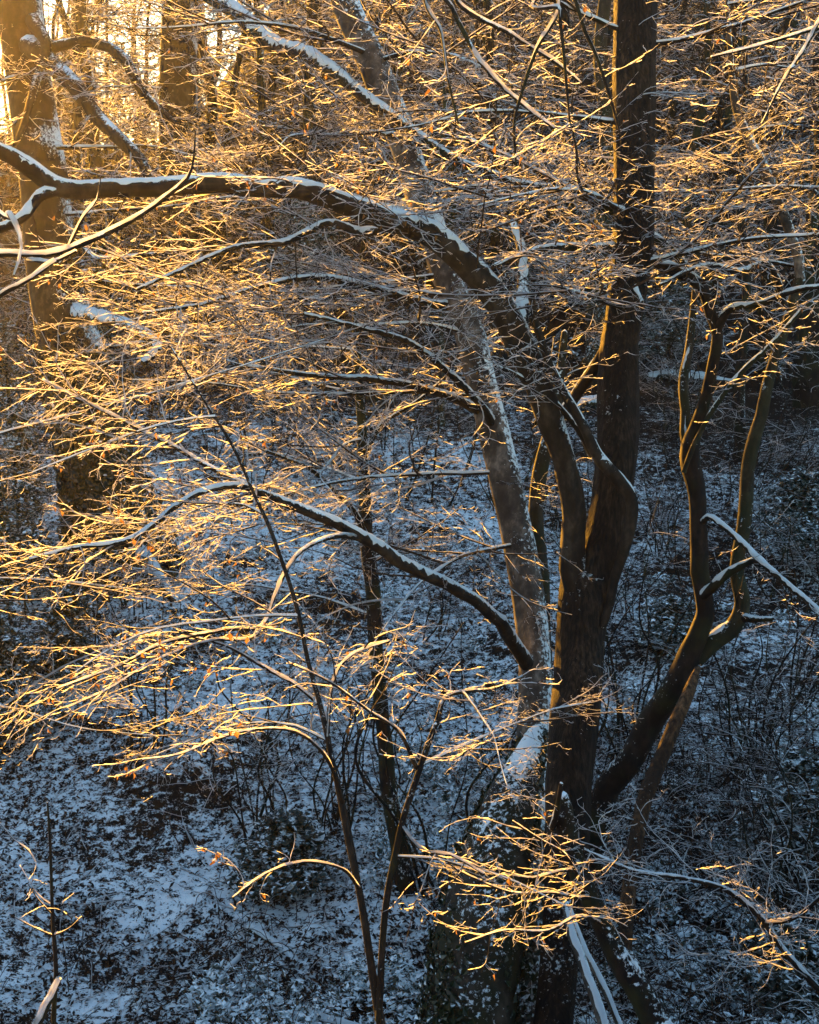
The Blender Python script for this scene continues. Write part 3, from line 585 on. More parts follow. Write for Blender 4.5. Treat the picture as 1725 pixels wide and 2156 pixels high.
# 6. slender forked sapling, centre left
rows = [(806, 2180, 11, 19.8), (783, 2040, 11.1, 16.7), (760, 1890, 11.2, 14.4), (735, 1780, 11.3, 12.9), (712, 1660, 11.4, 12.2), (690, 1560, 11.5, 11.4), (676, 1490, 11.6, 11.4), (650, 1400, 11.7, 9.9), (622, 1270, 11.8, 9.1), (575, 1130, 11.9, 8.4), (535, 1040, 12, 6.8), (490, 940, 12.1, 6.1), (425, 835, 12.2, 5.3), (360, 730, 12.3, 3.8)]
pa, b = to_ground(rows, 1.2)
T = thing('slender_sapling', 'slender forked sapling with two thin bare stems at centre left', 'sapling', b)
v0 = limb(T, 'stem', pa, 'limb', 9, True, 91, half=50, steep=0.5)
v1 = limb(T, 'stem', [(800, 2150, 11, 15.2), (806, 2000, 11.1, 15.2), (820, 1860, 11.2, 14.4), (850, 1725, 11.3, 13.7), (890, 1600, 11.4, 12.2), (922, 1515, 11.5, 10.6), (938, 1468, 11.6, 9.1), (985, 1456, 11.8, 6.8), (1040, 1450, 12, 5.3), (1100, 1425, 12.2, 3.8)], 'dark', 9, True, 92, half=60, steep=0.5)
v2 = limb(T, 'stem', [(772, 1960, 11.15, 13), (752, 1850, 11.3, 12), (728, 1720, 11.5, 11), (700, 1600, 11.7, 10), (685, 1500, 11.9, 9), (670, 1482, 12, 9), (620, 1440, 12.1, 8), (560, 1408, 12.2, 8), (480, 1362, 12.3, 6), (400, 1340, 12.4, 4)], 'limb', 8, True, 93, half=60, thick=0.3, steep=0.6)
v3 = limb(T, 'limb', [(722, 1690, 11.35, 8), (690, 1600, 11.1, 7), (630, 1545, 10.9, 6), (550, 1535, 10.7, 5), (460, 1555, 10.5, 4.5), (380, 1588, 10.3, 4), (300, 1600, 10.2, 3)], seed=94, half=60, thick=0.3)
v4 = limb(T, 'limb', [(756, 1870, 11.2, 7), (720, 1830, 11, 6), (640, 1815, 10.8, 5), (560, 1840, 10.6, 4), (490, 1890, 10.5, 3)], seed=95, half=60, thick=0.3)
v5 = limb(T, 'limb', [(690, 1550, 11.5, 9), (700, 1440, 11.6, 7), (740, 1380, 11.7, 6), (820, 1350, 11.8, 4)], seed=96, half=80)
v6 = limb(T, 'limb', [(846, 1740, 11.3, 9), (890, 1790, 11.1, 7), (950, 1800, 10.9, 6), (1020, 1840, 10.7, 4)], seed=97, half=80)
v7 = limb(T, 'limb', [(880, 1620, 11.4, 9), (840, 1540, 11.2, 7), (780, 1500, 11, 6), (700, 1440, 10.8, 5), (620, 1400, 10.6, 4)], seed=98, half=80)
dress(T, [v3[int(len(v3) * .5):], v4[int(len(v4) * .5):]], 9.0, 0.1, 0.42, 40, (-0.15, 0, 0), 6.8, 6.2, seed=99, leaves=25, thick=0.8)
dress(T, [v1[len(v1) // 2:], v2[len(v2) // 2:], v5, v6, v7], 4.5, 0.1, 0.75, 45, None, 6.1, 5.6, seed=101, leaves=25, thick=0.9)
dress(T, [v0[len(v0) // 2:]], 2.2, 0.1, 0.9, 50, None, 5.4, 5.0, seed=102, leaves=15, thick=0.9)

# 7. straight dark pole stem, centre
rows = [(838, 1765, 19.4, 36), (815, 1640, 19.4, 34), (802, 1500, 19.4, 32), (795, 1390, 19.4, 31), (785, 1250, 19.4, 30), (772, 1120, 19.4, 28), (766, 1000, 19.4, 25), (760, 860, 19.4, 20), (752, 720, 19.4, 15), (748, 560, 19.4, 10)]
pa, b = to_ground(rows)
T = thing('pole_tree', 'straight dark young tree rising alone from the snow near the centre', 'tree', b)
p0 = limb(T, 'trunk', pa, 'dark', 12, False, 111)
p1 = limb(T, 'limb', [(772, 1130, 19.3, 13), (740, 1070, 19, 12), (690, 1020, 18.7, 10), (640, 980, 18.4, 8), (560, 950, 18, 6)], 'dark', seed=112)
p2 = limb(T, 'limb', [(762, 980, 19.4, 12), (800, 900, 19.1, 9), (870, 850, 18.8, 7), (960, 780, 18.5, 5)], 'dark', seed=113)
dress(T, [p0[int(len(p0) * .55):], p1, p2], 2.6, 0.1, 1.2, 55, None, 4.8, 4.5, seed=114, leaves=15, thick=1.1)

# 8. second pole behind the leaning tree
rows = [(1136, 1420, 18.4, 52), (1138, 1280, 18.4, 40), (1130, 1180, 18.4, 38), (1132, 1050, 18.4, 32), (1145, 960, 18.4, 30), (1165, 880, 18.4, 26), (1180, 800, 18.4, 20), (1190, 700, 18.4, 14)]
pa, b = to_ground(rows)
T = thing('side_stem', 'short dark stem tucked between the leaning tree and the forked tree', 'tree', b)
q0 = limb(T, 'trunk', pa, 'plaster', 12, False, 121)
spray_along(T, q0, 5, t0=0.7, s=(0.5, 0.8), seed=5)
# 9. tree behind on the left with the bough that dips across the top
rows = [(384, 640, 46, 84), (381, 500, 46, 80), (380, 350, 46, 78), (376, 180, 46, 76), (373, 0, 46, 74), (370, -250, 46, 66), (365, -500, 46, 50)]
pa, b = to_ground(rows)
T = thing('background_beech', 'upright grey trunk in the golden haze right of the old beech', 'tree', b)
limb(T, 'trunk', pa, 'beech', 18, False, 131); pa_bb = pa
spray_along(T, pa, 14, t0=0.3, s=(0.8, 1.5), seed=6)
# ------------------------------------------------------------------ more long level boughs in the canopy, each with its sprays
def bough(parent, p, yaw, length, r, n, seed, lib=None, pitch=0.15, s=(0.45, 0.95), m='limb'):
    g = np.random.default_rng(seed); K = 6; q = np.array(p, float); P = [np.append(q, r)]; pt = pitch
    for k in range(1, K):
        yaw += g.normal(0, 0.16); pt += g.normal(-0.06, 0.09)
        q = q + length / (K - 1) * np.array([math.cos(yaw) * math.cos(pt), math.sin(yaw) * math.cos(pt), math.sin(pt)]); P.append(np.append(q, r * (1 - 0.85 * k / (K - 1))))
    pa = resample(P, 0.12); V, F, C = tube(pa, 8, 0.05, seed); o = mk('limb', V, F, M[m], parent)
    V, F = snow_cap(pa, C, seed, 75, 0.35); sn = mk('snow', V, F, M['cap'], None); sn.parent = o
    lib = lib or SPRAYS; gr = random.Random(seed)
    for k in range(n):
        t = 0.15 + 0.85 * (k + gr.random()) / n; i = min(int(t * (len(pa) - 1)), len(pa) - 2); d = pa[i + 1, :3] - pa[i, :3]; sg = 1 if k % 2 else -1
        put_spray(parent, lib, pa[i, :3], math.atan2(d[1], d[0]) + sg * gr.gauss(0.75, 0.25), gr.gauss(0.05, 0.25), gr.uniform(*s) * (1.2 - 0.5 * t), gr.gauss(0, 0.55))
    put_spray(parent, lib, pa[-1, :3], yaw, pt, s[0], 0)
ROOTS = {}
for o in list(S.objects):
    if o.parent is None and o.type == 'EMPTY': ROOTS.setdefault(o.name.split('.')[0], o)
def boughs(root, path, ts, yaw, spread, length, r, n, seed, **kw):
    g = np.random.default_rng(seed)
    for k, t in enumerate(ts):
        i = int(t * (len(path) - 1)); bough(ROOTS[root], path[i, :3], yaw + g.normal(0, spread), length * g.uniform(0.75, 1.2), r, n, seed * 10 + k, **kw)
LEFT, RIGHT_ = math.pi, 0.0
boughs('leaning_tree', lt, np.linspace(0.52, 0.86, 6), LEFT + 0.5, 0.5, 4.2, 0.035, 11, 31)
boughs('leaning_tree', lt, np.linspace(0.6, 0.84, 3), RIGHT_ - 0.7, 0.4, 3.4, 0.03, 9, 32)
boughs('forked_tree', s1, np.linspace(0.28, 0.62, 5), LEFT + 0.7, 0.4, 3.2, 0.03, 9, 33)
boughs('forked_tree', s1, np.linspace(0.32, 0.62, 4), RIGHT_ - 0.4, 0.6, 2.8, 0.03, 8, 34)
boughs('crooked_tree', c1, np.linspace(0.7, 0.95, 3), LEFT + 0.5, 0.6, 2.4, 0.02, 6, 35)
boughs('crooked_tree', c2, np.linspace(0.3, 0.9, 4), RIGHT_ - 0.4, 0.8, 2.2, 0.018, 6, 36)
boughs('background_beech', pa_bb, np.linspace(0.3, 0.62, 4), -1.2, 1.0, 4.5, 0.045, 9, 37)
boughs('beech_tree', tb, np.linspace(0.3, 0.62, 5), -0.7, 0.7, 4.0, 0.045, 9, 38)

boughs('slender_sapling', v0, np.linspace(0.5, 0.9, 4), LEFT + 0.3, 0.8, 1.6, 0.010, 5, 41, s=(0.3, 0.55))
boughs('slender_sapling', v1, np.linspace(0.35, 0.8, 3), RIGHT_ - 0.2, 0.8, 1.4, 0.010, 4, 42, s=(0.25, 0.5))
boughs('pole_tree', p0, np.linspace(0.4, 0.95, 9), LEFT + 0.3, 1.0, 3.0, 0.016, 10, 43, s=(0.4, 0.7))
boughs('leaning_tree', lt, np.linspace(0.34, 0.54, 5), LEFT + 0.35, 0.4, 3.8, 0.026, 12, 44)
# ------------------------------------------------------------------ trees standing outside the frame whose branches reach into it
def outside_tree(name, label, x, y, h, r, seed):
    b = foot(x, y); T = thing(name, label, 'tree', b)
    pa = resample([(x, y, b[2] - 0.3, r * 1.4), (x + .05, y, b[2] + 0.5, r), (x + .1, y + .1, b[2] + h * .5, r * .8), (x, y, b[2] + h, r * .35)], 0.25)
    V, F, C = tube(pa, 14, 0.04, seed); mk('trunk', V, F, M['beech'], T); return T, pa
def to_px(p):
    v = np.asarray(p) - np.array([0, 0, CAM_Z]); d = v @ FWD
    return (862.5 + v @ RIGHT / d * FPX, 1078 - v @ UP / d * FPX, d)
T, pa = outside_tree('near_tree', 'trunk beyond the left edge whose thick snowy twigs cross the left edge in front', -2.7, 6.2, 9, 0.14, 5)
a0 = to_px((-2.7, 6.2, 10.0))
t1 = limb(T, 'limb', [(*a0, 26), (-150, 560, 6.1, 16), (0, 535, 6, 13), (100, 535, 5.9, 12), (180, 512, 5.85, 11), (280, 462, 5.8, 10), (350, 415, 5.75, 9), (395, 375, 5.7, 7), (408, 330, 5.7, 5), (411, 275, 5.7, 3)], 'limb', 9, seed=141, half=85, thick=0.35)
t2 = limb(T, 'limb', [(60, 545, 5.95, 8), (110, 552, 5.8, 7), (160, 530, 5.7, 5)], 'limb', 8, seed=142, half=85)
t3 = limb(T, 'limb', [(*a0, 20), (-120, 690, 5.9, 12), (0, 622, 5.7, 10), (70, 583, 5.6, 9), (118, 548, 5.6, 6)], 'limb', 8, seed=143, half=85, thick=0.4)
t5 = limb(T, 'limb', [(145, 522, 5.87, 6), (180, 450, 5.8, 5), (205, 420, 5.8, 4), (212, 372, 5.8, 3)], 'limb', 8, seed=145, half=85)
t6 = limb(T, 'limb', [(*a0, 14), (-40, 420, 6, 9), (20, 450, 5.9, 8), (45, 520, 5.85, 6), (30, 580, 5.8, 4)], 'dark', 8, seed=146, half=85)
spray_along(T, pa, 8, t0=0.5, s=(0.6, 0.9), yaw=math.pi, spread=0.7, seed=9)

T, pa = outside_tree('overhanging_tree', 'trunk beyond the right edge whose thin dark branches hang across the top', 3.5, 9.0, 9, 0.16, 6)
hang = [[(1400, -250, 9.3, 16), (1250, -150, 9.2, 11), (1195, -40, 9.1, 9), (1212, 0, 9, 8), (1232, 65, 9, 8), (1257, 120, 9, 7), (1287, 210, 9, 6), (1307, 285, 9, 4)],
        [(1300, -230, 9.2, 14), (1190, -60, 9.1, 10), (1172, 30, 9, 9), (1132, 100, 8.9, 8), (1102, 185, 8.9, 7), (1083, 260, 8.9, 6), (1087, 350, 8.9, 4)],
        [(1150, -200, 9.4, 12), (940, -40, 9.3, 10), (952, 15, 9.2, 10), (992, 95, 9.2, 10), (1012, 130, 9.1, 9), (1077, 200, 9.1, 8), (1167, 270, 9, 5)],
        [(1150, -210, 9.5, 12), (960, -20, 9.5, 10), (1082, 75, 9.4, 9), (1162, 125, 9.3, 8), (1222, 175, 9.3, 5)],
        [(1195, -60, 9.1, 8), (1180, 20, 8.8, 8), (1186, 90, 8.8, 7), (1193, 170, 8.8, 6), (1200, 260, 8.8, 4)],
        [(1100, -210, 9.3, 10), (905, -30, 9.2, 8), (930, 70, 9.1, 7), (945, 170, 9, 6), (965, 260, 9, 4)],
        [(1830, -100, 9.1, 12), (1740, 20, 9, 9), (1695, 100, 8.9, 8), (1650, 170, 8.8, 6), (1605, 260, 8.8, 4)],
        [(1850, 20, 9.1, 10), (1720, 60, 9, 7), (1600, 95, 8.9, 6), (1500, 120, 8.8, 4)]]
a0 = to_px((3.5, 9.0, 12.2))
for k, h in enumerate(hang):
    limb(T, 'limb', [(a0[0], a0[1], a0[2], 22)] + h, 'dark', 8, seed=150 + k, half=62, thick=0.5)
dress(T, [path_px(h[-4:]) for h in hang], 4.0, 0.2, 0.55, 48, None, 8, 9, seed=160, leaves=10, thick=0.8)
spray_along(T, pa, 10, t0=0.5, s=(0.6, 0.9), yaw=0.3, spread=0.7, seed=19)

T, pa = outside_tree('bank_tree', 'trunk beyond the lower right edge whose long snowy limb reaches in over the thicket', 5.2, 13.2, 9, 0.18, 7)
a0 = to_px((5.2, 13.2, 4.2))
u1 = limb(T, 'limb', [(*a0, 30), (1790, 2160, 12.6, 17), (1725, 2085, 12.6, 15), (1650, 2000, 12.6, 13), (1600, 1930, 12.6, 12), (1525, 1872, 12.6, 11), (1440, 1850, 12.6, 8), (1340, 1835, 12.6, 8), (1230, 1790, 12.6, 5)], 'limb', 10, seed=171, half=48, thick=0.2)
u2 = limb(T, 'limb', [(1610, 1945, 12.6, 11), (1680, 1930, 12.4, 9), (1760, 1860, 12.2, 6)], 'limb', seed=172)
dress(T, [u1[len(u1) // 3:], u2], 5.5, 0.0, 0.95, 45, None, 8, 9, seed=173, leaves=12, thick=0.85)

# ------------------------------------------------------------------ sapling at the lower left with upturned pairs of twigs
rows = [(112, 2180, 7.4, 12), (118, 2050, 7.4, 10), (112, 1960, 7.4, 9), (108, 1850, 7.4, 7), (104, 1750, 7.4, 6), (100, 1690, 7.4, 4)]
pa, b = to_ground(rows, 1.1)
T = thing('paired_twig_sapling', 'thin upright sapling at lower left with upturned pairs of gold lit twigs', 'sapling', b)
limb(T, 'stem', pa, 'dark', 8, False, 181)
sap = []
for k, L in enumerate([[(112, 1970, 7.4, 4), (70, 1952, 7.3, 4), (20, 1925, 7.2, 2)], [(112, 1970, 7.4, 4), (145, 1955, 7.3, 3.5), (172, 1930, 7.2, 2)],
                       [(110, 1925, 7.4, 4), (82, 1895, 7.35, 3.5), (58, 1860, 7.3, 2)], [(108, 1905, 7.4, 4), (78, 1880, 7.5, 3.5), (42, 1822, 7.6, 2)],
                       [(75, 1815, 7.0, 3), (60, 1790, 7.0, 4), (30, 1768, 7.0, 4), (-20, 1720, 7.0, 4), (-120, 1700, 7.0, 5)]]):
    pt = path_px(L, 0.03); V, F, mi = twig_tubes(pt[None, :, :3], pt[0, 3], pt[-1, 3] * 0.8, 1.0, 1.6); mk('twig', V, F, TWIGM, T, mi, smooth=False); sap.append(pt)
dress(T, sap[:4], 9.0, 0.35, 0.13, 40, (0, 0, 0.1), 3, 3, seed=188, thick=0.7, r1=0.004)
limb(T, 'snag', [(60, 2190, 7.2, 22), (95, 2120, 7.3, 18), (125, 2060, 7.4, 9)], 'dark', 9, True, 189)

# ------------------------------------------------------------------ hazel clumps: thin upright stems
def hazel(name, label, x, y, stems, h, seed, lean=(0, 0), group=None, sprays=1.0, lib=None):
    g = np.random.default_rng(seed); b = foot(x, y); T = thing(name, label, 'shrub', b, group); ps = []
    for k in range(stems):
        a = g.random() * 6.28; hh = h * g.uniform(0.55, 1.1); sp = g.uniform(0.05, 0.42)
        p0 = np.array([x + 0.2 * math.cos(a), y + 0.2 * math.sin(a), b[2] - 0.1]); tip = p0 + np.array([math.cos(a) * sp * hh + lean[0] * hh, math.sin(a) * sp * hh + lean[1] * hh, hh])
        mid = (p0 + tip) / 2 + np.array([-math.cos(a), -math.sin(a), 0]) * hh * 0.08 + g.normal(0, 0.10 * hh, 3) * [1, 1, 0.2]
        r = 0.010 + 0.004 * hh * g.random()
        q1 = (p0 + mid) / 2 + g.normal(0, 0.035 * hh, 3) * [1, 1, 0.2]; q2 = (mid + tip) / 2 + g.normal(0, 0.05 * hh, 3) * [1, 1, 0.2]
        pa = resample([np.append(p0, r), np.append(q1, r * 0.9), np.append(mid, r * 0.75), np.append(q2, r * 0.55), np.append(tip, r * 0.3)], 0.14)
        V, F, C = tube(pa, 6, 0.04, seed * 31 + k); mk('stem', V, F, M['dark'], T); ps.append(pa)
    if sprays:
        for k, pa in enumerate(ps): spray_along(T, pa, max(1, int(3 * sprays)), lib, 0.3, (0.3, 0.65), None, seed=seed * 7 + k)
    return T
px = at(545, 1640, 20.3)
hazel('hazel_clump', 'clump of thin upright hazel stems left of the sapling', px[0], px[1], 11, 3.2, 3, sprays=0.34)
px = at(930, 1690, 19)
hazel('hazel_clump', 'sparse thin stems beside the foot of the leaning tree', px[0], px[1], 6, 3.6, 4, sprays=0.5)
px = at(1330, 1500, 22)
hazel('hazel_clump', 'thin stems behind the forked tree to its right', px[0], px[1], 9, 4.0, 5, (0.1, 0), sprays=0.5, lib=DARKSPRAYS)
px = at(1600, 1500, 21.5)
hazel('hazel_clump', 'tangled thin stems under the mossy stem at the right', px[0], px[1], 12, 3.0, 6, sprays=0.7, lib=DARKSPRAYS)
px = at(1690, 1750, 18.5)
hazel('hazel_clump', 'dense dark twiggy clump at the right edge', px[0], px[1], 12, 2.4, 7, (-0.1, 0), sprays=1.0, lib=DARKSPRAYS)
px = at(300, 1500, 22)
hazel('hazel_clump', 'thin stems at the edge of the holly thicket', px[0], px[1], 7, 2.6, 8, sprays=0.4)

UG = np.random.default_rng(12)
for k in range(44):
    y = UG.uniform(19, 35); x = UG.uniform(0.08, 0.28) * y if k < 34 else UG.uniform(-0.27, 0.05) * y
    sxx = 862.5 + x / y * FPX; where = 'left of the pole tree' if sxx < 760 else 'right of the pole tree' if sxx < 1100 else 'between the forked and the crooked tree' if sxx < 1420 else 'behind the mossy stem' if sxx < 1600 else 'by the right edge'
    hazel('young_shrub', 'young twiggy shrub ' + ('low ' if y < 27 else 'higher ') + 'on the slope ' + where, x, y, 5, UG.uniform(1.4, 3.4), 700 + k, (UG.normal(0, .15), 0), 'young shrubs ' + ('low ' if y < 27 else 'higher ') + where, 1.0, DARKSPRAYS)
# a tree beyond the left edge whose level boughs reach across the left of the view
T, pa = outside_tree('left_bank_tree', 'trunk beyond the left edge whose level boughs reach across the left middle', -5.6, 13.5, 11, 0.2, 8)
gb = np.random.default_rng(61)
for k in range(4):
    z = [4.6, 5.4, 6.2, 6.7][k]; i = int(np.argmin(np.abs(pa[:, 2] - z))); bough(T, pa[i, :3], gb.normal(-0.1, 0.35), gb.uniform(2.6, 3.6) if k < 3 else gb.uniform(4.0, 5.6), 0.016, 8 if k < 3 else 11, 620 + k, s=(0.4, 0.8) if k < 3 else (0.4, 0.65))

# ------------------------------------------------------------------ brambles and low arching stems on the slope
def bramble(name, label, x, y, n, h, w, seed, group=None, thick=1.0):
    g = np.random.default_rng(seed); b = foot(x, y); T = thing(name, label, 'bramble', b, group)
    p = np.stack([x + g.normal(0, w * .35, n), y + g.normal(0, w * .35, n), np.zeros(n)], 1); p[:, 2] = ground_z(p[:, 0], p[:, 1]) - 0.02
    a = g.random(n) * 6.28; d = np.stack([np.cos(a) * 0.6, np.sin(a) * 0.6, np.full(n, 1.0)], 1)
    L = h * g.uniform(0.7, 1.8, n)
    P = run_lines(p, d, L, 11, 0.10, -0.02, -0.9, g)
    P2, L2, _ = sprout(P, L, 5.0, 0.2, 55, 0.3, 5, 0.15, 0.0, 0.0, 0.5, 0.08, g=g)
    bag = Bag(); bag.add(*twig_tubes(P, 0.0055 * thick, 0.003, 0.36, 1.2, g)); bag.add(*twig_tubes(P2, np.full(len(P2), 0.003 * thick), np.full(len(P2), 0.0018), 0.36, 1.4, g))
    bag.build('arching_stems', TWIGM, T, kind='stuff'); return T
GB = 'bramble tangles on the slope'
bg_ = np.random.default_rng(77)
for k in range(60):
    if k < 30 or k > 45: sx, sy = bg_.uniform(1180, 1760), bg_.uniform(1480, 2140)
    elif k < 40: sx, sy = bg_.uniform(0, 700), bg_.uniform(1850, 2150)
    else: sx, sy = bg_.uniform(0, 1200), bg_.uniform(1500, 2100)
    d = 16.0 + (2156 - sy) / 452 * 4.0; p = at(sx, sy, d)
    right = p[0] > 1.4
    row = 'high' if sy < 1700 else ('half way down' if sy < 1950 else 'at the bottom')
    where = 'left of the ivy foot' if sx < 1000 else ('below the foot of the crooked tree' if sx < 1350 else ('right of the long bare pole' if sx < 1560 else 'by the right edge'))
    if sx < 420: where = 'near the lower left sapling'
    lab = 'tangle of snowy bramble stems ' + row + ', ' + where
    bramble('bramble', lab, p[0], p[1], 12 if right else 8, 1.1 if right else 0.6, 1.2, 900 + k, 'bramble tangles ' + row + ' ' + where)

# ------------------------------------------------------------------ evergreen leaf masses
def leaf_mass(n, centre, size, leaf, seed, flat=0.5, shell=0.6):
    g = np.random.default_rng(seed); q = nrm(g.normal(0, 1, (n, 3))) * (shell + (1 - shell) * g.random((n, 1))) ; q *= 0.75 + 0.5 * g.random((n, 1)) ** 2
    lum = 1 + 0.35 * np.sin(q[:, :1] * 6 + seed) * np.cos(q[:, 2:3] * 7 + seed * 2)
    p = np.asarray(centre) + q * lum * np.asarray(size)
    nn = nrm(np.concatenate([g.normal(0, flat, (n, 2)), np.ones((n, 1))], 1)); u = nrm(np.cross(nn, g.normal(0, 1, (n, 3)))); v = np.cross(nn, u)
    s = (leaf * g.uniform(0.6, 1.4, n))[:, None]
    V = np.stack([p - u * s, p + v * s * 0.5 - nn * s * 0.12, p + u * s, p - v * s * 0.5 - nn * s * 0.12], 1).reshape(-1, 3)
    return V, np.arange(4 * n).reshape(-1, 4)
def holly(label, x, y, h, w, seed, n=6000, m='holly', leaf=0.05, name='holly_bush'):
    b = foot(x, y); T = thing(name, label, 'bush', b); g = np.random.default_rng(seed)
    pa = resample([(x, y, b[2] - 0.2, 0.06), (x + .05, y, b[2] + h * .5, 0.04), (x, y + .1, b[2] + h * 0.95, 0.015)], 0.2)
    V, F, C = tube(pa, 8, 0.05, seed); mk('trunk', V, F, M['dark'], T)
    Vs, Fs, k0 = [], [], 0
    for k in range(9):
        t = (k + 0.5) / 9; rad = w * (1.0 - 0.75 * t ** 1.5)
        a = g.random() * 6.28; c = (x + math.cos(a) * rad * .45, y + math.sin(a) * rad * .45, b[2] + h * (0.08 + 0.88 * t))
        V, F = leaf_mass(n // 9, c, (rad * .8, rad * .8, h * 0.11), leaf, seed + k); Vs.append(V); Fs.append(F + k0); k0 += len(V)
    mk('foliage', np.vstack(Vs), np.vstack(Fs), M[m], T, smooth=False, kind='stuff')
for k, (sx, sy, d, h, w, lab) in enumerate([(15, 1340, 25, 3.4, 0.85, 'dark snow flecked holly at the left edge in front of the old beech'),
        (25, 1500, 23, 2.0, 0.85, 'low dark holly at the left edge below the tall one'),
        (20, 960, 33, 3.6, 1.3, 'dark holly high at the left edge behind the old beech'),
        (40, 1200, 27, 3.4, 0.9, 'holly behind the old beech at the left edge'),
        (1690, 1640, 20, 1.4, 0.9, 'dark evergreen bush at the right edge of the slope'),
        (150, 1390, 24.5, 1.5, 0.75, 'low dark holly in front of the old beech foot'),
        (1700, 1120, 29, 1.8, 1.3, 'dark evergreen bush higher up by the right edge'),
        (1660, 1900, 17.4, 0.8, 0.8, 'low dark evergreen bush near the bottom right corner'),
        (1420, 1330, 25.5, 0.9, 0.8, 'low dark evergreen bush behind the crooked tree'),
        (600, 1690, 19.6, 0.95, 0.7, 'dark ivy covered mound at centre left of the slope')]):
    p = at(sx, sy, d); holly(lab, p[0], p[1], h, w, 300 + 10 * k, 7000 if d < 30 else 5000, leaf=0.055)
def cover(label, spots, seed, n=160, leaf=0.045):
    Vs, Fs, k0 = [], [], 0; g = np.random.default_rng(seed)
    for k, (x, y) in enumerate(spots):
        z = float(ground_z(x, y)); V, F = leaf_mass(n, (x, y, z + 0.06), (0.28 * g.uniform(.6, 1.4), 0.28, 0.15 * g.uniform(.6, 1.4)), leaf, seed + k, 0.7, 0.5); Vs.append(V); Fs.append(F + k0); k0 += len(V)
    mk('ground_cover', np.vstack(Vs), np.vstack(Fs), M['cover'], None, smooth=False, kind='stuff', label=label, category='ground cover')
g = np.random.default_rng(55)
def spots(n, x0, x1, y0, y1):
    o = []
    for k in range(n):
        sx, sy = g.uniform(x0, x1), g.uniform(y0, y1); d = 15.8 + (2156 - sy) / 452 * 4.0 if sy > 1650 else 20.2 + (1704 - sy) / 350 * 5.2
        p = at(sx, sy, d); o.append((p[0], p[1]))
    return o
cover('low snow capped ground cover plants at the bottom centre', spots(95, 420, 1000, 1930, 2190), 500)
cover('low snow capped plants left of the ivy foot', spots(60, 800, 1060, 1530, 1760), 600)
cover('low snow capped plants scattered over the dark right slope', spots(95, 1180, 1760, 1450, 2180), 800)
cover('scattered low plants over the middle slope', spots(70, 300, 1720, 900, 1550), 1000, 110)

# ------------------------------------------------------------------ fallen wood
def log(label, L, m='dark', seed=0, half=75):
    pts = []
    for sx, sy, d, w in L: pts.append((sx, sy, d, w))
    pa = path_px(pts, 0.08); pa[:, 2] = np.maximum(pa[:, 2] * 0 + ground_z(pa[:, 0], pa[:, 1], False) + pa[:, 3] * 0.9, ground_z(pa[:, 0], pa[:, 1], False))
    p = pa[len(pa) // 2]; T = thing('fallen_branch', label, 'branch', (float(p[0]), float(p[1]), float(p[2])))
    limb(T, 'wood', pa, m, 12, True, seed, half, 0.4)
log('snow topped fallen log at the bottom centre', [(590, 1965, 16.9, 26), (660, 1985, 16.9, 30), (720, 2002, 16.8, 30), (795, 2030, 16.7, 24)], seed=201)
log('fallen branch leaning up out of the ivy mound', [(520, 1775, 18.6, 20), (580, 1815, 18.3, 18), (625, 1860, 18, 14)], seed=202)
log('long thin fallen branch on the snow at lower left', [(330, 1930, 17.2, 8), (440, 1835, 17.7, 12), (530, 1760, 18.4, 10)], seed=203)
log('snowy fallen log on the bank behind the fork', [(1130, 860, 36, 22), (1220, 810, 37, 28), (1300, 790, 38, 24)], seed=204)
log('snowy fallen log high on the right bank', [(1370, 705, 40, 16), (1450, 695, 40, 22), (1560, 722, 40, 14)], seed=205)
# two thin leaning poles below the forked tree
for k, (lab, L) in enumerate([('slim snowy pole leaning at the foot of the forked tree', [(1290, 2200, 14.2, 26), (1245, 2080, 14.5, 24), (1205, 1970, 14.8, 20), (1190, 1900, 15, 14)]),
        ('second slim snowy pole leaning just right of the first', [(1330, 2200, 14.3, 16), (1275, 2090, 14.6, 15), (1222, 1975, 15, 13), (1200, 1910, 15.2, 9)])]):
    pa, b = to_ground(L, 1.05); T = thing('leaning_pole', lab, 'pole', b); limb(T, 'wood', pa, 'ash', 10, True, 210 + k, 42, 0.2, steep=0.9)

# ------------------------------------------------------------------ the wood behind
def bg_tree(label, x, y, h, r, seed, n, s=(0.8, 1.6), m='dark', lean=(0, 0), lib=None, t0=0.15, group=None, name='woodland_tree'):
    g = np.random.default_rng(seed); b = foot(x, y); T = thing(name, label, 'tree', b, group)
    K = 6; P = []
    for k in range(K):
        t = k / (K - 1); P.append((x + lean[0] * h * t + g.normal(0, 0.02 * h * t), y + lean[1] * h * t, b[2] - 0.3 + (h + .3) * t, r * (1.25 if k == 0 else 1) * (1 - 0.7 * t)))
    pa = resample(P, 0.3); V, F, C = tube(pa, 12, 0.04, seed); mk('trunk', V, F, M[m], T)
    if n: spray_along(T, pa, n, lib or FARSPRAYS, t0, s, None, seed=seed)
    return T
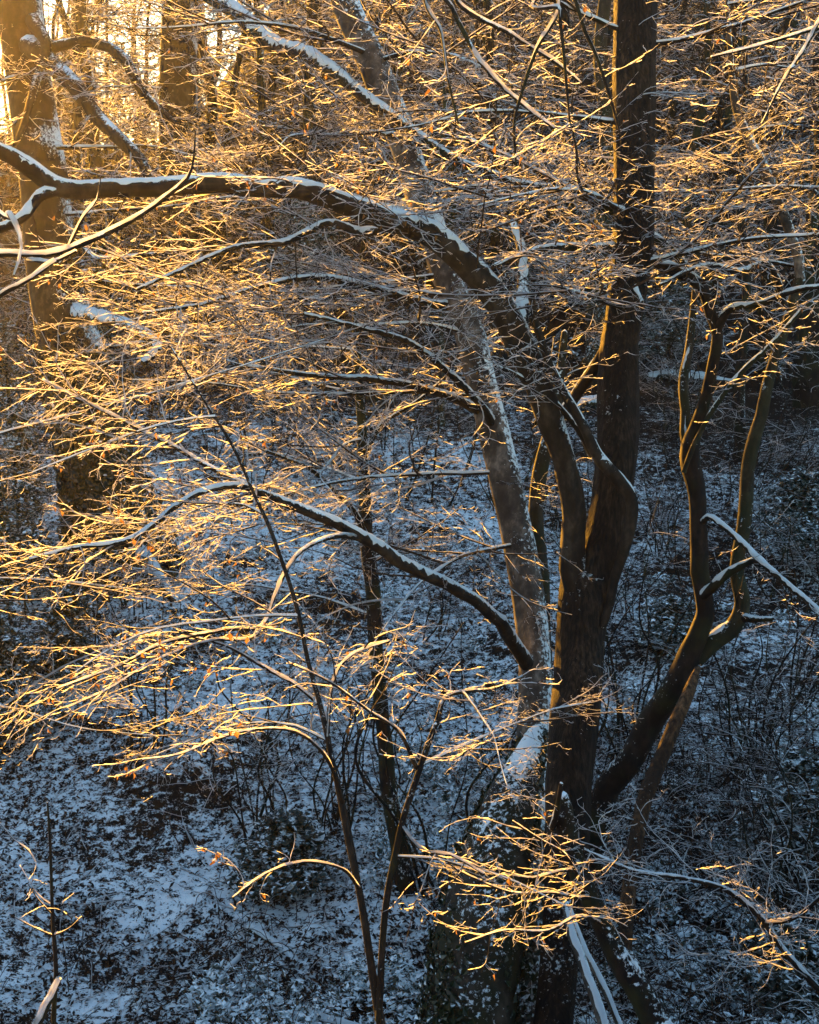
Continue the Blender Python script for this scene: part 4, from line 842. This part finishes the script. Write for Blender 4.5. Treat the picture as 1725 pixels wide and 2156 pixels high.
# trunks one can tell apart, by picture column and distance
named = [(1625, 41, 16, 0.36, 'broad dark trunk right of the mossy stem in the background', 'dark', (0.0, 0)),
         (1712, 38, 16, 0.40, 'broad dark trunk at the right edge of the background', 'dark', (0.0, 0)),
         (1490, 46, 15, 0.30, 'dark trunk between the straight stem and the mossy stem', 'dark', (0.02, 0)),
         (1420, 43, 13, 0.18, 'thin leaning background trunk just right of the straight stem', 'mossy', (0.06, 0)),
         (1255, 40, 14, 0.30, 'snow plastered background trunk left of the straight stem', 'plaster', (0.0, 0)),
         (1050, 47, 14, 0.22, 'dark background trunk near the middle of the picture', 'dark', (-0.05, 0)),
         (930, 36, 9, 0.085, 'thin pale snow plastered stem right of the leaning tree', 'plaster', (0, 0)),
         (640, 45, 14, 0.26, 'dark background trunk left of the leaning tree', 'dark', (0.03, 0)),
         (480, 50, 15, 0.24, 'slanting background trunk below the dipping bough', 'beech', (-0.08, 0)),
         (210, 45, 15, 0.26, 'hazy background trunk beside the old beech', 'beech', (0.02, 0)),
         (135, 36, 14, 0.20, 'slim trunk close behind the old beech', 'beech', (-0.02, 0)),
         (1570, 34, 10, 0.14, 'slim dark trunk behind the mossy stem', 'dark', (-0.06, 0)),
         (1160, 52, 14, 0.25, 'far dark trunk seen above the fork', 'dark', (0.04, 0))]
for k, (sx, d, h, r, lab, m, ln) in enumerate(named):
    x = (sx - 862.5) / FPX * d; bg_tree(lab, x, d, h, r, 1200 + k, 16, (0.9, 1.7), m, ln, FARSPRAYS if d > 40 else SPRAYS)
g = np.random.default_rng(91)
spots_ = []
for k in range(1500):
    y = 45 + 65 * g.random() ** 1.3; x = g.uniform(-0.33, 0.33) * y
    if (x < -0.27 * y and g.random() < 0.92) or (x < -0.14 * y and g.random() < 0.15): continue                              # thinner wood towards the sun
    if all((x - a) ** 2 + (y - c) ** 2 > 2.6 for a, c in spots_): spots_.append((x, y))
ZONES = ['at the far left edge', 'in the glare beside the old beech', 'left of the dipping bough', 'behind the leaning tree top', 'in the middle', 'left of the straight fissured stem', 'right of the straight fissured stem', 'at the far right edge']
for k, (x, y) in enumerate(spots_[:125]):
    r = g.uniform(0.06, 0.2); zc = int(np.clip((862.5 + x / y * FPX) / 1725 * 8, 0, 7)); lab = ('stout ' if r > 0.13 else 'thin ') + 'tree in the wood on the far ridge ' + ZONES[zc]
    bg_tree(lab, x, y, g.uniform(8, 16), r, 1400 + k, 15, (1.0, 1.9), 'beech' if x < -5 else 'dark', (g.normal(0, .11), g.normal(0, .05)), FARSPRAYS, group=lab.replace('tree', 'trees', 1), t0=0.05)
# understorey of thin shrubs on the upper slope
for k in range(110):
    y = g.uniform(30, 66); x = g.uniform(-0.27, 0.27) * y
    zc = ZONES[int(np.clip((862.5 + x / y * FPX) / 1725 * 8, 0, 7))]; lab = 'thin twiggy shrub ' + ('on the upper slope ' if y < 44 else 'just below the ridge ') + zc
    hazel('understorey_shrub', lab, x, y, 4, g.uniform(2.2, 4.5), 2000 + k, group=lab.replace('shrub', 'shrubs'), sprays=1.0, lib=FARSPRAYS if y > 38 else SPRAYS)
EV = ['at the far left of the slope', 'below the upright grey trunk', 'left of the leaning tree top', 'behind the leaning tree', 'left of the straight fissured stem', 'right of the straight fissured stem', 'at the far right']
for k in range(21):
    q = k % 7; y = g.uniform(40, 52) if k < 7 else g.uniform(58, 66) if k < 14 else g.uniform(72, 86); x = [-0.2, -0.14, -0.06, 0.02, 0.09, 0.17, 0.24][q] * y + g.uniform(-1, 1)
    holly('dark evergreen bush ' + ('high on the slope ' if k < 7 else 'on the far ridge ' if k < 14 else 'deep in the wood ') + EV[q], x, y, g.uniform(2, 4.5) if k < 7 else g.uniform(4, 8), g.uniform(1.2, 2.2), 2500 + k * 10, 3500, leaf=0.10)

# ------------------------------------------------------------------ thin frosty air
HAZE_D = 0.00029
m, nt, N, L = mat('frosty_air')
pv = N('VolumePrincipled'); pv.inputs['Color'].default_value = (0.95, 0.95, 0.95, 1); pv.inputs['Density'].default_value = HAZE_D; pv.inputs['Anisotropy'].default_value = 0.88
L(pv.outputs[0], N('OutputMaterial').inputs['Volume'])
x0, x1, y0, y1, z0, z1 = -410, 410, -310, 610, -3, 34
V = [(x, y, z) for z in (z0, z1) for y in (y0, y1) for x in (x0, x1)]
mk('haze', np.array(V), np.array([(0, 2, 3, 1), (4, 5, 7, 6), (0, 1, 5, 4), (2, 6, 7, 3), (0, 4, 6, 2), (1, 3, 7, 5)]), m, smooth=False, kind='stuff', label='thin golden frosty air among the trees', category='haze')
